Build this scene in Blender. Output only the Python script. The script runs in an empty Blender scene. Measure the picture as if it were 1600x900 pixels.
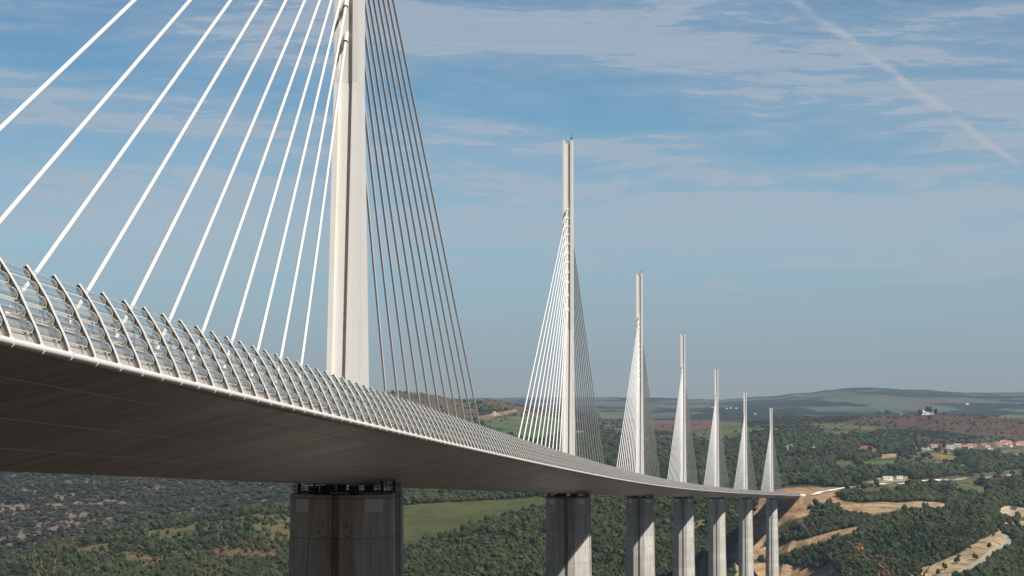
import bpy, bmesh, math, random
import numpy as np
from mathutils import Vector, Matrix

random.seed(7)
rng = np.random.default_rng(11)
S = bpy.context.scene
COL = S.collection
R = math.radians

# ------------------------------------------------------------------ camera, sky, sun, exposure
F_PX, Y_H = 3498.29, 673.37               # focal length in px of a 1600 px frame, height of the level line in it
PITCH = math.atan((Y_H-450)/F_PX)
cd = bpy.data.cameras.new('camera'); cam = bpy.data.objects.new('camera', cd); COL.objects.link(cam)
cam.location = (0, 0, 0); cam.rotation_euler = (math.pi/2+PITCH, 0, 0)
cd.sensor_width = 36; cd.lens = F_PX/1600*36; cd.clip_start = .5; cd.clip_end = 80000
S.camera = cam
SUN = Vector((1.211, -1.106, 1.77)).normalized()
sun_el = math.asin(SUN.z); sun_az = math.atan2(SUN.x, SUN.y)
sd = bpy.data.lights.new('sun', 'SUN'); sd.energy = 5.0; sd.angle = R(.53); sd.color = (1, .95, .87)
so = bpy.data.objects.new('sun', sd); COL.objects.link(so)
so.rotation_euler = SUN.to_track_quat('Z', 'Y').to_euler(); so.location = (200, -300, 400)
S.view_settings.view_transform = 'Standard'; S.view_settings.look = 'None'
S.view_settings.exposure = 0.2; S.view_settings.gamma = 1; S.view_settings.use_curve_mapping = False
S.render.engine = 'CYCLES'
S.cycles.transparent_max_bounces = 32; S.cycles.max_bounces = 6; S.cycles.volume_bounces = 0


class NT:
    """small helper round a node tree"""
    def __init__(s, nt): s.nt = nt; s.n = nt.nodes; s.l = nt.links
    def new(s, t, **kw):
        n = s.n.new(t)
        for k, v in kw.items(): setattr(n, k, v)
        return n
    def put(s, sock, v):
        if isinstance(v, (int, float, tuple, list)): sock.default_value = v
        else: s.l.new(v, sock)
    def math(s, op, a, b=0., c=0., clamp=False):
        n = s.new('ShaderNodeMath', operation=op, use_clamp=clamp)
        for i, v in enumerate((a, b, c)): s.put(n.inputs[i], v)
        return n.outputs[0]
    def noise(s, vec, scale, detail=4, rough=.55, dist=0., dim='3D'):
        n = s.new('ShaderNodeTexNoise', noise_dimensions=dim)
        if vec is not None: s.l.new(vec, n.inputs['Vector'])
        n.inputs['Scale'].default_value = scale; n.inputs['Detail'].default_value = detail
        n.inputs['Roughness'].default_value = rough; n.inputs['Distortion'].default_value = dist
        return n.outputs['Fac']
    def ramp(s, f, stops, interp='LINEAR'):
        n = s.new('ShaderNodeValToRGB'); n.color_ramp.interpolation = interp
        e = n.color_ramp.elements
        while len(e) < len(stops): e.new(.5)
        for i, (p, c) in enumerate(stops):
            e[i].position = p; e[i].color = (c, c, c, 1) if isinstance(c, (int, float)) else (*c, 1)
        s.l.new(f, n.inputs[0]); return n.outputs[0]
    def mix(s, f, a, b, mode='MIX'):
        n = s.new('ShaderNodeMix', data_type='RGBA', blend_type=mode)
        s.put(n.inputs[0], f)
        for k, v in ((6, a), (7, b)):
            if isinstance(v, tuple) and len(v) == 3: v = (*v, 1)
            s.put(n.inputs[k], v)
        return n.outputs[2]
    def vmath(s, op, a, b=(0, 0, 0)):
        n = s.new('ShaderNodeVectorMath', operation=op)
        s.put(n.inputs[0], a); s.put(n.inputs[1], b); return n.outputs[0]
    def comb(s, x, y, z=0.):
        n = s.new('ShaderNodeCombineXYZ')
        for i, v in enumerate((x, y, z)): s.put(n.inputs[i], v)
        return n.outputs[0]


w = bpy.data.worlds.new('World'); S.world = w; w.use_nodes = True
t = NT(w.node_tree); t.n.clear()
sky = t.new('ShaderNodeTexSky', sky_type='NISHITA', sun_disc=False, sun_elevation=sun_el, sun_rotation=sun_az % (2*math.pi),
            altitude=700, air_density=1.0, dust_density=.6, ozone_density=2.0)
tc = t.new('ShaderNodeTexCoord'); sp = t.new('ShaderNodeSeparateXYZ'); t.l.new(tc.outputs['Generated'], sp.inputs[0])
dx, dy, dz = sp.outputs
DEG = 57.2958
az = t.math('MULTIPLY', t.math('ARCTAN2', dx, dy), DEG)          # bearing in degrees
el = t.math('MULTIPLY', t.math('ARCSINE', dz), DEG)              # height above the horizon in degrees
# thin cirrus: long streaks that lie almost level, broken by finer fibres
wv = t.noise(t.comb(t.math('MULTIPLY', az, .10), t.math('MULTIPLY', el, .22)), 1., 3)
el2 = t.math('ADD', el, t.math('MULTIPLY', t.math('SUBTRACT', wv, .5), 2.0))
c1 = t.noise(t.comb(t.math('MULTIPLY', az, .085), t.math('MULTIPLY', el2, .62), 3.3), 1., 5, .55)
c2 = t.noise(t.comb(t.math('ADD', t.math('MULTIPLY', az, .22), t.math('MULTIPLY', el2, .5)), t.math('MULTIPLY', el2, 2.3), 8.1), 1., 7, .68, .25)
c3 = t.noise(t.comb(t.math('MULTIPLY', az, .9), t.math('MULTIPLY', el2, 3.6), 1.7), 1., 7, .72, .4)


def blob(a0, e0, ra, re, tilt=0.):
    """soft patch of the sky round a bearing and a height"""
    da = t.math('SUBTRACT', az, a0); de = t.math('SUBTRACT', t.math('SUBTRACT', el, e0), t.math('MULTIPLY', da, tilt))
    q = t.math('ADD', t.math('POWER', t.math('ABSOLUTE', t.math('DIVIDE', da, ra)), 2), t.math('POWER', t.math('ABSOLUTE', t.math('DIVIDE', de, re)), 2))
    return t.math('EXPONENT', t.math('MULTIPLY', q, -1))


acc = t.math('ADD', t.math('MULTIPLY', c1, .45), t.math('ADD', t.math('MULTIPLY', c2, .95), t.math('MULTIPLY', c3, .42)))
for a0, e0, ra, re, tl, am in [(3.5, 5.2, 11., 1.3, 0., .20), (-9., 5.0, 5., 1.2, 0., .16),
        (3.0, 9.9, 9., .55, -.05, .24), (8.5, 9.0, 5., .6, -.12, .16), (-2., 10.4, 4., .5, -.05, .22),
        (-1., 7.9, 3.2, .22, -.16, .24), (3.6, 6.9, 3.4, .3, -.22, .28), (9., 5.4, 8., .55, -.02, .24), (0., 6.3, 5., .4, -.1, .16),
        (7.5, 4.5, 7., .22, 0., .12), (-9.5, 8.0, 3.5, .45, -.12, .24), (-8.5, 6.2, 4., .4, -.05, .2), (-8., 5.0, 4.5, .5, -.08, .2),
        (-7.5, 10.2, 2.6, .5, -.2, .2), (12., 7.8, 2.5, .7, -.1, .24), (6.0, 7.6, 1.2, .16, .1, .18),
        (2.5, 8.1, 6., .7, -.02, -.34), (-6.5, 8.7, 5., .45, -.1, -.22), (8.5, 7.0, 3., .4, -.05, -.2), (-11.5, 9.6, 2.2, .9, 0., -.3),
        (2.0, 4.0, 9., .5, 0., -.05), (6.5, 5.9, 5., .12, -.02, .34), (5., 4.9, 7., .12, .01, .34), (9., 4.2, 6., .10, .02, .30), (8., 6.7, 4., .16, -.06, .2), (-1., 5.4, 4., .12, -.03, .3), (-10., 7.0, 4., .3, -.1, -.16)]:
    acc = t.math('ADD', acc, t.math('MULTIPLY', blob(a0, e0, ra, re, tl), am*.62))
cl = t.ramp(acc, [(.64, .0), (.80, .13), (1.0, .42), (1.3, .68)])
# old contrail, spread and broken
tr_len = math.hypot(5.65, 4.3)
ax_, ay_ = 5.65/tr_len, -4.3/tr_len
da = t.math('SUBTRACT', az, 7.25); de = t.math('SUBTRACT', el, 10.9)
along = t.math('ADD', t.math('MULTIPLY', da, ax_), t.math('MULTIPLY', de, ay_))
wob = t.math('MULTIPLY', t.math('SUBTRACT', t.noise(t.comb(t.math('MULTIPLY', along, .9), 2., 2.), 1., 4), .5), .5)
perp = t.math('ADD', t.math('ADD', t.math('MULTIPLY', da, -ay_), t.math('MULTIPLY', de, ax_)), wob)
wid = t.math('ADD', .02, t.math('MULTIPLY', t.noise(t.comb(t.math('MULTIPLY', along, 1.3), 7., 1.), 1., 3), .16))
g = t.math('EXPONENT', t.math('MULTIPLY', t.math('POWER', t.math('ABSOLUTE', t.math('DIVIDE', perp, wid)), 2), -1))
g = t.math('MULTIPLY', g, t.ramp(t.noise(t.comb(t.math('MULTIPLY', along, 1.1), 4., perp), 1., 4), [(.36, .12), (.56, .75)]))
g = t.math('MULTIPLY', g, t.ramp(t.math('DIVIDE', along, tr_len), [(-.1, 1.), (1.15/1.2, 1.), (1., 0.)]))
e1 = t.math('EXPONENT', t.math('MULTIPLY', t.math('POWER', t.math('DIVIDE', t.math('SUBTRACT', along, 6.15), .55), 2), -1))
g2 = t.math('MULTIPLY', e1, t.math('EXPONENT', t.math('MULTIPLY', t.math('POWER', t.math('DIVIDE', perp, .055), 2), -1)))
cl = t.math('ADD', cl, t.math('ADD', t.math('MULTIPLY', g, .7), t.math('MULTIPLY', g2, .5)), 0., True)
cl = t.math('MULTIPLY', cl, t.ramp(t.math('DIVIDE', el, 12.), [(0., 0.), (.12, .2), (.31, .85), (.5, 1.), (.92, 1.), (1., .25)]))
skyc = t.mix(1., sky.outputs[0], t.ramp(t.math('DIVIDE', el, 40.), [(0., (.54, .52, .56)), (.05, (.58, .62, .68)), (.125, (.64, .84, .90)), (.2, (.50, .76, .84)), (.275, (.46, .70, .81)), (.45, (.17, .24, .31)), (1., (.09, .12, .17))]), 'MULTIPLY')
gr = t.noise(t.comb(t.math('MULTIPLY', az, .35), t.math('MULTIPLY', el, 9.), 5.), 1., 4, .6)
cl = t.math('MULTIPLY', cl, t.ramp(gr, [(.3, .82), (.7, 1.18)]))
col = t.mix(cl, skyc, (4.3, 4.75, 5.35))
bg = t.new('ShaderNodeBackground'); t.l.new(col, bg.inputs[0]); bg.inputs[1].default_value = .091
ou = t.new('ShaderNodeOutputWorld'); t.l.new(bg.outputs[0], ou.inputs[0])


# ------------------------------------------------------------------ helpers
def tag(o, label=None, cat=None, group=None, kind=None):
    if label: o['label'] = label
    if cat: o['category'] = cat
    if group: o['group'] = group
    if kind: o['kind'] = kind
    return o


def empty(name, loc, rz, label, cat, group=None):
    o = bpy.data.objects.new(name, None); COL.objects.link(o); o.location = loc; o.rotation_euler = (0, 0, rz)
    o.empty_display_size = 1
    return tag(o, label, cat, group)


def link(name, me, parent=None):
    o = bpy.data.objects.new(name, me); COL.objects.link(o); o.parent = parent; return o


class MB:
    """collects vertices and faces of one mesh"""
    def __init__(s): s.v = []; s.f = []; s.m = []
    def add(s, vs, fs, mi=0):
        b = len(s.v); s.v += [tuple(p) for p in vs]
        s.f += [tuple(b+i for i in f) for f in fs]; s.m += [mi]*len(fs)
    def box(s, x0, x1, y0, y1, z0, z1, mi=0):
        s.add([(x, y, z) for z in (z0, z1) for y in (y0, y1) for x in (x0, x1)],
              [(0, 2, 3, 1), (4, 5, 7, 6), (0, 1, 5, 4), (2, 6, 7, 3), (0, 4, 6, 2), (1, 3, 7, 5)], mi)
    def tube(s, p, q, r, n=8, r2=None, caps=True, mi=0):
        p, q = Vector(p), Vector(q); d = (q-p).normalized(); r2 = r if r2 is None else r2
        a = d.orthogonal().normalized(); b = d.cross(a)
        vs = []
        for c, rr in ((p, r), (q, r2)):
            for i in range(n):
                th = 2*math.pi*i/n; vs.append(c+a*math.cos(th)*rr+b*math.sin(th)*rr)
        fs = [(i, (i+1) % n, n+(i+1) % n, n+i) for i in range(n)]
        if caps: fs += [tuple(range(n-1, -1, -1)), tuple(range(n, 2*n))]
        s.add(vs, fs, mi)
    def rings(s, rs, caps=True, mi=0):
        n = len(rs[0]); vs = [p for r in rs for p in r]
        fs = [(k*n+i, k*n+(i+1) % n, (k+1)*n+(i+1) % n, (k+1)*n+i) for k in range(len(rs)-1) for i in range(n)]
        if caps: fs += [tuple(range(n-1, -1, -1)), tuple(range((len(rs)-1)*n, len(rs)*n))]
        s.add(vs, fs, mi)
    def mesh(s, name, mats, smooth=False):
        me = bpy.data.meshes.new(name); me.from_pydata(s.v, [], s.f)
        for m in (mats if isinstance(mats, (list, tuple)) else [mats]): me.materials.append(m)
        me.polygons.foreach_set('material_index', s.m)
        if smooth: me.polygons.foreach_set('use_smooth', [True]*len(s.f))
        me.update(); return me
    def build(s, name, mats, parent=None, smooth=False): return link(name, s.mesh(name, mats, smooth), parent)


def autosmooth(me, deg=35):
    bm = bmesh.new(); bm.from_mesh(me); bmesh.ops.recalc_face_normals(bm, faces=bm.faces)
    for f in bm.faces: f.smooth = True
    for e in bm.edges:
        if len(e.link_faces) == 2 and e.calc_face_angle(0) > R(deg): e.smooth = False
    bm.to_mesh(me); bm.free(); return me


def fixn(me):
    bm = bmesh.new(); bm.from_mesh(me); bmesh.ops.recalc_face_normals(bm, faces=bm.faces); bm.to_mesh(me); bm.free(); return me


def mat(name):
    m = bpy.data.materials.new(name); m.use_nodes = True; t = NT(m.node_tree); t.n.clear()
    o = t.new('ShaderNodeOutputMaterial'); p = t.new('ShaderNodeBsdfPrincipled'); t.l.new(p.outputs[0], o.inputs[0])
    return m, t, p, o


def simple(name, c, rough=.6, var=.12, scale=1., metallic=0., spec=.5):
    m, t, p, o = mat(name)
    tc = t.new('ShaderNodeTexCoord')
    n = t.noise(tc.outputs['Object'], scale, 5)
    c2 = t.mix(1., c, t.ramp(n, [(.3, 1-var), (.7, 1+var)]), 'MULTIPLY')
    t.l.new(c2, p.inputs['Base Color']); p.inputs['Roughness'].default_value = rough
    p.inputs['Metallic'].default_value = metallic; p.inputs['Specular IOR Level'].default_value = spec
    return m


# painted steel of the masts: faint weld joints every few metres, weather streaks
def mast_paint():
    m, t, p, o = mat('mast_paint')
    tc = t.new('ShaderNodeTexCoord'); sp = t.new('ShaderNodeSeparateXYZ'); t.l.new(tc.outputs['Object'], sp.inputs[0])
    st = t.noise(t.vmath('MULTIPLY', tc.outputs['Object'], (2.2, 2.2, .06)), 1., 5)
    base = t.mix(t.ramp(st, [(.35, 0.), (.75, 1.)]), (.80, .765, .72), (.74, .705, .655))
    fz = t.math('FRACT', t.math('DIVIDE', sp.outputs[2], 6.2))
    jl = t.math('LESS_THAN', fz, .008)
    base = t.mix(t.math('MULTIPLY', jl, .25), base, (.4, .39, .36))
    t.l.new(base, p.inputs['Base Color']); p.inputs['Roughness'].default_value = .42
    return m


def concrete():
    m, t, p, o = mat('concrete')
    tc = t.new('ShaderNodeTexCoord'); ob = tc.outputs['Object']
    sp = t.new('ShaderNodeSeparateXYZ'); t.l.new(ob, sp.inputs[0])
    n1 = t.noise(ob, .35, 5, .6); n2 = t.noise(t.vmath('MULTIPLY', ob, (1.8, 1.8, .10)), 1., 6, .65); n3 = t.noise(ob, 5., 4)
    c = t.mix(t.ramp(n1, [(.3, 0.), (.7, 1.)]), (.54, .50, .45), (.70, .65, .575))
    c = t.mix(t.ramp(n2, [(.42, 0.), (.62, .8)]), c, (.40, .38, .355))
    c = t.mix(t.math('MULTIPLY', t.ramp(n2, [(.62, 0.), (.75, 1.)]), .5), c, (.74, .69, .60))
    c = t.mix(1., c, t.ramp(n3, [(.3, .9), (.7, 1.1)]), 'MULTIPLY')
    lift = t.math('DIVIDE', sp.outputs[2], 4.)
    fl = t.math('FLOOR', lift); fr = t.math('SUBTRACT', lift, fl)
    wn = t.new('ShaderNodeTexWhiteNoise', noise_dimensions='1D'); t.l.new(fl, wn.inputs['W'])
    c = t.mix(1., c, t.ramp(wn.outputs['Value'], [(0., .88), (1., 1.1)]), 'MULTIPLY')
    j = t.math('LESS_THAN', fr, .025)
    c = t.mix(t.math('MULTIPLY', j, .75), c, (.26, .24, .21))
    # vertical shuttering boards
    br = t.math('FRACT', t.math('DIVIDE', t.math('ADD', sp.outputs[0], sp.outputs[1]), 1.25))
    c = t.mix(t.math('MULTIPLY', t.math('LESS_THAN', br, .035), .45), c, (.26, .24, .21))
    t.l.new(c, p.inputs['Base Color']); p.inputs['Roughness'].default_value = .85
    b = t.new('ShaderNodeBump'); b.inputs['Strength'].default_value = .25; b.inputs['Distance'].default_value = .03
    t.l.new(t.math('ADD', n3, n2), b.inputs['Height']); t.l.new(b.outputs[0], p.inputs['Normal'])
    return m


def deck_paint():
    """grey paint of the deck's underside; UV holds metres along and across the deck"""
    m, t, p, o = mat('deck_paint')
    uv = t.new('ShaderNodeUVMap'); uv.uv_map = 'metres'
    sp = t.new('ShaderNodeSeparateXYZ'); t.l.new(uv.outputs[0], sp.inputs[0])
    s_, e_ = sp.outputs[0], sp.outputs[1]
    st = t.noise(t.comb(t.math('MULTIPLY', s_, 2.4), t.math('MULTIPLY', e_, .13)), 1., 6, .7, dim='2D')
    st2 = t.noise(t.comb(t.math('MULTIPLY', s_, .28), t.math('MULTIPLY', e_, .05)), 1., 4, .6, dim='2D')
    big = t.noise(t.comb(t.math('MULTIPLY', s_, .03), t.math('MULTIPLY', e_, .12)), 1., 4, dim='2D')
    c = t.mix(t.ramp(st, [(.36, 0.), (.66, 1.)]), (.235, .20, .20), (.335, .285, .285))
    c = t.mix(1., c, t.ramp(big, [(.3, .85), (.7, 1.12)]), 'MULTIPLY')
    c = t.mix(t.ramp(st, [(.60, 0.), (.68, .7)]), c, (.85, .77, .76))  # glints of light on the steel, painted in as pale cross streaks
    j = t.math('LESS_THAN', t.math('FRACT', t.math('DIVIDE', s_, 4.17)), .012)
    c = t.mix(t.math('MULTIPLY', j, .22), c, (.65, .6, .58))
    j2 = t.math('LESS_THAN', t.math('FRACT', t.math('DIVIDE', t.math('ADD', s_, 7.), 24.)), .004)
    c = t.mix(t.math('MULTIPLY', j2, .6), c, (.8, .75, .72))
    t.l.new(c, p.inputs['Base Color'])
    t.l.new(t.ramp(st2, [(.3, .34), (.7, .5)]), p.inputs['Roughness'])
    b = t.new('ShaderNodeBump'); b.inputs['Strength'].default_value = .35; b.inputs['Distance'].default_value = .05
    t.l.new(t.math('ADD', t.math('MULTIPLY', st2, 1.6), st), b.inputs['Height']); t.l.new(b.outputs[0], p.inputs['Normal'])
    return m


def acrylic():
    m = bpy.data.materials.new('acrylic'); m.use_nodes = True; t = NT(m.node_tree); t.n.clear()
    o = t.new('ShaderNodeOutputMaterial')
    tr = t.new('ShaderNodeBsdfTransparent'); tr.inputs[0].default_value = (.90, .935, .93, 1)
    gl = t.new('ShaderNodeBsdfGlossy'); gl.inputs['Roughness'].default_value = .12; gl.inputs[0].default_value = (.95, .95, .95, 1)
    df = t.new('ShaderNodeBsdfPrincipled'); df.inputs['Base Color'].default_value = (.75, .74, .74, 1); df.inputs['Roughness'].default_value = .5
    fr = t.new('ShaderNodeFresnel'); fr.inputs[0].default_value = 1.2
    tc = t.new('ShaderNodeTexCoord')
    n = t.noise(tc.outputs['Object'], 1.5, 4)
    m1 = t.new('ShaderNodeMixShader'); t.l.new(t.math('MULTIPLY', n, .26), m1.inputs[0]); t.l.new(tr.outputs[0], m1.inputs[1]); t.l.new(df.outputs[0], m1.inputs[2])
    m2 = t.new('ShaderNodeMixShader'); t.l.new(t.math('MULTIPLY', fr.outputs[0], .30), m2.inputs[0]); t.l.new(m1.outputs[0], m2.inputs[1]); t.l.new(gl.outputs[0], m2.inputs[2])
    t.l.new(m2.outputs[0], o.inputs[0])
    return m


def foliage(name, dark, light, warm):
    m, t, p, o = mat(name)
    oi = t.new('ShaderNodeObjectInfo'); tc = t.new('ShaderNodeTexCoord'); geo = t.new('ShaderNodeNewGeometry')
    n = t.noise(tc.outputs['Object'], .9, 3)
    g = t.noise(geo.outputs['Position'], .006, 4)
    c = t.mix(t.ramp(oi.outputs['Random'], [(0., 0.), (.85, 1.)]), dark, light)
    c = t.mix(t.ramp(g, [(.40, 0.), (.58, .9)]), c, warm)
    g2 = t.noise(geo.outputs['Position'], .035, 3)
    c = t.mix(1., c, t.ramp(g2, [(.35, .72), (.65, 1.35)]), 'MULTIPLY')
    wn = t.new('ShaderNodeTexWhiteNoise', noise_dimensions='1D'); t.l.new(t.math('MULTIPLY', oi.outputs['Random'], 917.), wn.inputs['W'])
    c = t.mix(t.ramp(wn.outputs['Value'], [(.90, 0.), (.93, .8)]), c, (.085, .068, .045))
    c = t.mix(1., c, t.ramp(n, [(.3, .75), (.7, 1.35)]), 'MULTIPLY')
    t.l.new(c, p.inputs['Base Color']); p.inputs['Roughness'].default_value = .75; p.inputs['Specular IOR Level'].default_value = .2
    return m


M = dict(
    mast=mast_paint(), concrete=concrete(), deck=deck_paint(), acrylic=acrylic(),
    white=simple('white_paint', (.80, .78, .75), .4, .04),
    stay=simple('white_sheath', (.84, .83, .81), .38, .05, .3),
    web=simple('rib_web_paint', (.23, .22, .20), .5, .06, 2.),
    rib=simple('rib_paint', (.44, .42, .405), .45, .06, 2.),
    clip=simple('black_gasket', (.02, .02, .018), .6, .05),
    trim=simple('clip_steel', (.78, .77, .72), .35, .05),
    black=simple('black_steel_and_shade', (.012, .012, .012), .6, .1),
    darkrail=simple('dark_railing', (.03, .03, .028), .5, .1),
    panel=simple('pale_concrete', (.92, .90, .88), .8, .06, 2.),
    galv=simple('galvanised_steel', (.62, .61, .61), .4, .08, 2.),
    asphalt=simple('asphalt', (.06, .058, .055), .9, .15, 2.),
    road=simple('pale_road', (.33, .295, .235), .9, .12, .3),
    grey=simple('grille_grey', (.30, .34, .38), .5, .1),
    bark=simple('bark', (.15, .105, .07), .85, .45, 14.),
    bud=simple('orange_leaf', (.30, .10, .035), .5, .4, 9.),
    budy=simple('yellow_bud', (.30, .20, .07), .6, .3, 9.),
    roof=simple('clay_tiles', (.50, .19, .11), .85, .3, .6),
    roofgrey=simple('grey_roof', (.36, .33, .31), .8, .15, .6),
    wall=simple('pale_render', (.66, .58, .48), .85, .12, .4),
    wallw=simple('white_render', (.80, .76, .68), .85, .08, .4),
    glass=simple('dark_window', (.03, .035, .04), .2, .05),
    leaf=foliage('oak_foliage', (.009, .015, .006), (.027, .042, .012), (.040, .050, .016)),
    leaf2=foliage('light_foliage', (.022, .038, .010), (.044, .066, .018), (.052, .060, .020)),
    leaf3=foliage('olive_foliage', (.020, .022, .011), (.040, .042, .020), (.050, .046, .024)),
    scrub=foliage('scrub_foliage', (.013, .019, .013), (.028, .035, .021), (.042, .041, .025)),
)

# ------------------------------------------------------------------ line of the viaduct
X1, Y1, Z1, H0, KAP, SL = -17.251, 235.833, -1.413, R(4.8287), 5.1012e-5, -.0303
DP = 5.1                                                   # pier top below the deck's reference line


def head(s): return H0+KAP*s


def path(s, e=0., z=0.):
    a = head(s)
    return Vector((X1+(math.cos(H0)-math.cos(a))/KAP+e*math.cos(a), Y1+(math.sin(a)-math.sin(H0))/KAP-e*math.sin(a), Z1+SL*s+z))


def to_se(x, y):
    cx, cy = X1+math.cos(H0)/KAP, Y1-math.sin(H0)/KAP
    vx, vy = x-cx, y-cy
    return (np.arctan2(vy, -vx)-H0)/KAP, 1/KAP-np.hypot(vx, vy)


# ------------------------------------------------------------------ terrain
CP, SP = math.cos(PITCH), math.sin(PITCH)


def ray(px, py):
    """bearing and slope of the sight line through a point of a 1600x900 frame"""
    u = (np.asarray(px, float)-800)/F_PX; v = (450-np.asarray(py, float))/F_PX
    y = CP-v*SP; z = SP+v*CP
    return np.arctan2(u, y), z/np.hypot(u, y)


def project(x, y, z):
    yy = y*CP+z*SP; zz = -y*SP+z*CP
    yy = np.where(yy < 1, 1, yy)
    return 800+F_PX*x/yy, 450-F_PX*zz/yy


NEAR = [(4, -1.75), (10, -3.0), (16, -4.2), (25, -7), (45, -15), (100, -36), (236, -66), (400, -118), (600, -170), (900, -214), (1200, -228), (1500, -205)]
TAB = {
    -300: [(1800, 965), (2000, 910), (2300, 880), (2600, 892), (2900, 850), (3300, 785), (3700, 735), (4300, 690), (5500, 640), (6500, 650), (12000, 645), (16000, 622)],
    0: [(1900, 965), (2150, 900), (2300, 884), (2600, 900), (2900, 862), (3300, 790), (3700, 740), (4300, 690), (5500, 635), (6500, 650), (12000, 645), (16000, 620)],
    100: [(1850, 965), (2050, 905), (2300, 866), (2430, 855), (2750, 866), (3250, 790), (3700, 738), (4300, 688), (5500, 632), (6500, 648), (12000, 645), (16000, 620)],
    200: [(1800, 965), (2000, 905), (2300, 850), (2500, 829), (2800, 840), (3200, 790), (3700, 735), (4300, 685), (5500, 628), (6500, 645), (12000, 643), (16000, 620)],
    300: [(1800, 960), (2000, 905), (2300, 845), (2520, 812), (2800, 818), (3200, 782), (3700, 730), (4300, 682), (5500, 622), (6500, 642), (12000, 642), (16000, 620)],
    400: [(1800, 955), (2000, 903), (2300, 840), (2520, 797), (2800, 798), (3200, 772), (3700, 725), (4300, 680), (5500, 618), (6500, 640), (12000, 640), (16000, 620)],
    520: [(1750, 955), (2000, 898), (2250, 842), (2500, 790), (2800, 784), (3200, 764), (3700, 722), (4300, 680), (5400, 614), (6500, 640), (12000, 640), (16000, 622)],
    620: [(1750, 955), (2000, 895), (2180, 850), (2420, 805), (2560, 785), (2850, 776), (3200, 760), (3700, 720), (4300, 680), (5300, 613), (6500, 640), (10000, 650), (15000, 630)],
    760: [(1700, 955), (2000, 885), (2180, 838), (2420, 805), (2600, 783), (3000, 770), (3500, 733), (4000, 700), (4500, 668), (5500, 626), (6500, 643), (10000, 645), (15000, 622)],
    880: [(1700, 955), (2000, 890), (2200, 840), (2400, 800), (2600, 778), (3000, 745), (3500, 715), (4200, 690), (5000, 665), (6200, 641), (7500, 650), (11000, 640), (15000, 620)],
    1000: [(1750, 955), (2000, 895), (2250, 840), (2500, 785), (2700, 765), (3000, 742), (3600, 715), (4300, 695), (5000, 682), (6200, 667), (8000, 650), (11000, 638), (15000, 621)],
    1130: [(1850, 955), (2050, 905), (2300, 845), (2500, 790), (2700, 770), (3000, 745), (3500, 718), (4200, 698), (5000, 680), (6500, 660), (8000, 648), (11000, 636), (15000, 624)],
    1200: [(2000, 985), (2290, 920), (2400, 850), (2490, 790), (2560, 776), (2700, 764), (2900, 752), (3150, 735), (3600, 705), (4300, 683), (5200, 667), (6500, 657), (8000, 645), (11000, 632), (15000, 620)],
    1250: [(2000, 965), (2200, 905), (2350, 850), (2450, 795), (2500, 779), (2620, 768), (2850, 757), (3100, 744), (3500, 720), (4200, 690), (5100, 666), (6500, 652), (8000, 644), (11000, 628), (15000, 614)],
    1350: [(1800, 965), (2000, 905), (2200, 860), (2400, 815), (2530, 785), (2700, 764), (2900, 756), (3200, 745), (3700, 718), (4300, 692), (5000, 664), (5900, 652), (6800, 656), (9000, 640), (15000, 606)],
    1440: [(1800, 955), (2000, 898), (2200, 850), (2400, 808), (2520, 787), (2700, 775), (3000, 758), (3300, 746), (3800, 722), (4300, 703), (5000, 672), (5800, 647), (6800, 660), (9500, 640), (15000, 609)],
    1520: [(1800, 950), (2000, 895), (2200, 850), (2400, 813), (2500, 797), (2650, 796), (2900, 774), (3300, 752), (3800, 728), (4300, 709), (5000, 680), (5800, 651), (6800, 660), (9500, 642), (15000, 614)],
    1600: [(1800, 965), (2000, 915), (2200, 872), (2400, 835), (2650, 815), (2900, 795), (3300, 768), (3800, 744), (4300, 722), (5000, 692), (5900, 653), (6800, 658), (9500, 642), (15000, 612)],
    1900: [(1800, 965), (2000, 915), (2200, 872), (2400, 835), (2650, 815), (2900, 795), (3300, 768), (3800, 744), (4300, 722), (5000, 692), (5900, 655), (6800, 658), (9500, 642), (15000, 610)],
}
cols = sorted(TAB)
AZC = np.array([float(ray(c, 750)[0]) for c in cols])
LD = np.linspace(math.log(2.), math.log(20000.), 1400)
ZC = []
for c in cols:
    ds = [d for d, _ in NEAR]; zs = [z for _, z in NEAR]
    for d, py in TAB[c]:
        ds.append(d); zs.append(d*float(ray(c, py)[1]))
    ds = [2.]+ds+[20000.]; zs = [-1.7]+zs+[zs[-1]-120.]
    zz = np.interp(LD, np.log(ds), zs)
    k = np.hanning(13); k /= k.sum(); zz = np.convolve(np.pad(zz, 6, 'edge'), k, 'valid')
    ZC.append(zz)
ZC = np.array(ZC)


def hash2(ix, iy, seed):
    h = (ix.astype(np.int64)*374761393+iy.astype(np.int64)*668265263+seed*974711) & 0x7fffffff
    h = ((h ^ (h >> 13))*1274126177) & 0x7fffffff
    return ((h ^ (h >> 16)) & 0xffff)/65535.


def vnoise(x, y, seed=0):
    ix, iy = np.floor(x), np.floor(y); fx, fy = x-ix, y-iy
    fx = fx*fx*(3-2*fx); fy = fy*fy*(3-2*fy)
    a, b = hash2(ix, iy, seed), hash2(ix+1, iy, seed); c, d = hash2(ix, iy+1, seed), hash2(ix+1, iy+1, seed)
    return (a*(1-fx)+b*fx)*(1-fy)+(c*(1-fx)+d*fx)*fy


def fbm(x, y, seed=0, oct=4):
    s = 0; a = .5; n = 0
    for o in range(oct):
        s = s+a*vnoise(x*2**o+o*17.3, y*2**o-o*9.1, seed+o); n += a; a *= .5
    return s/n


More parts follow.
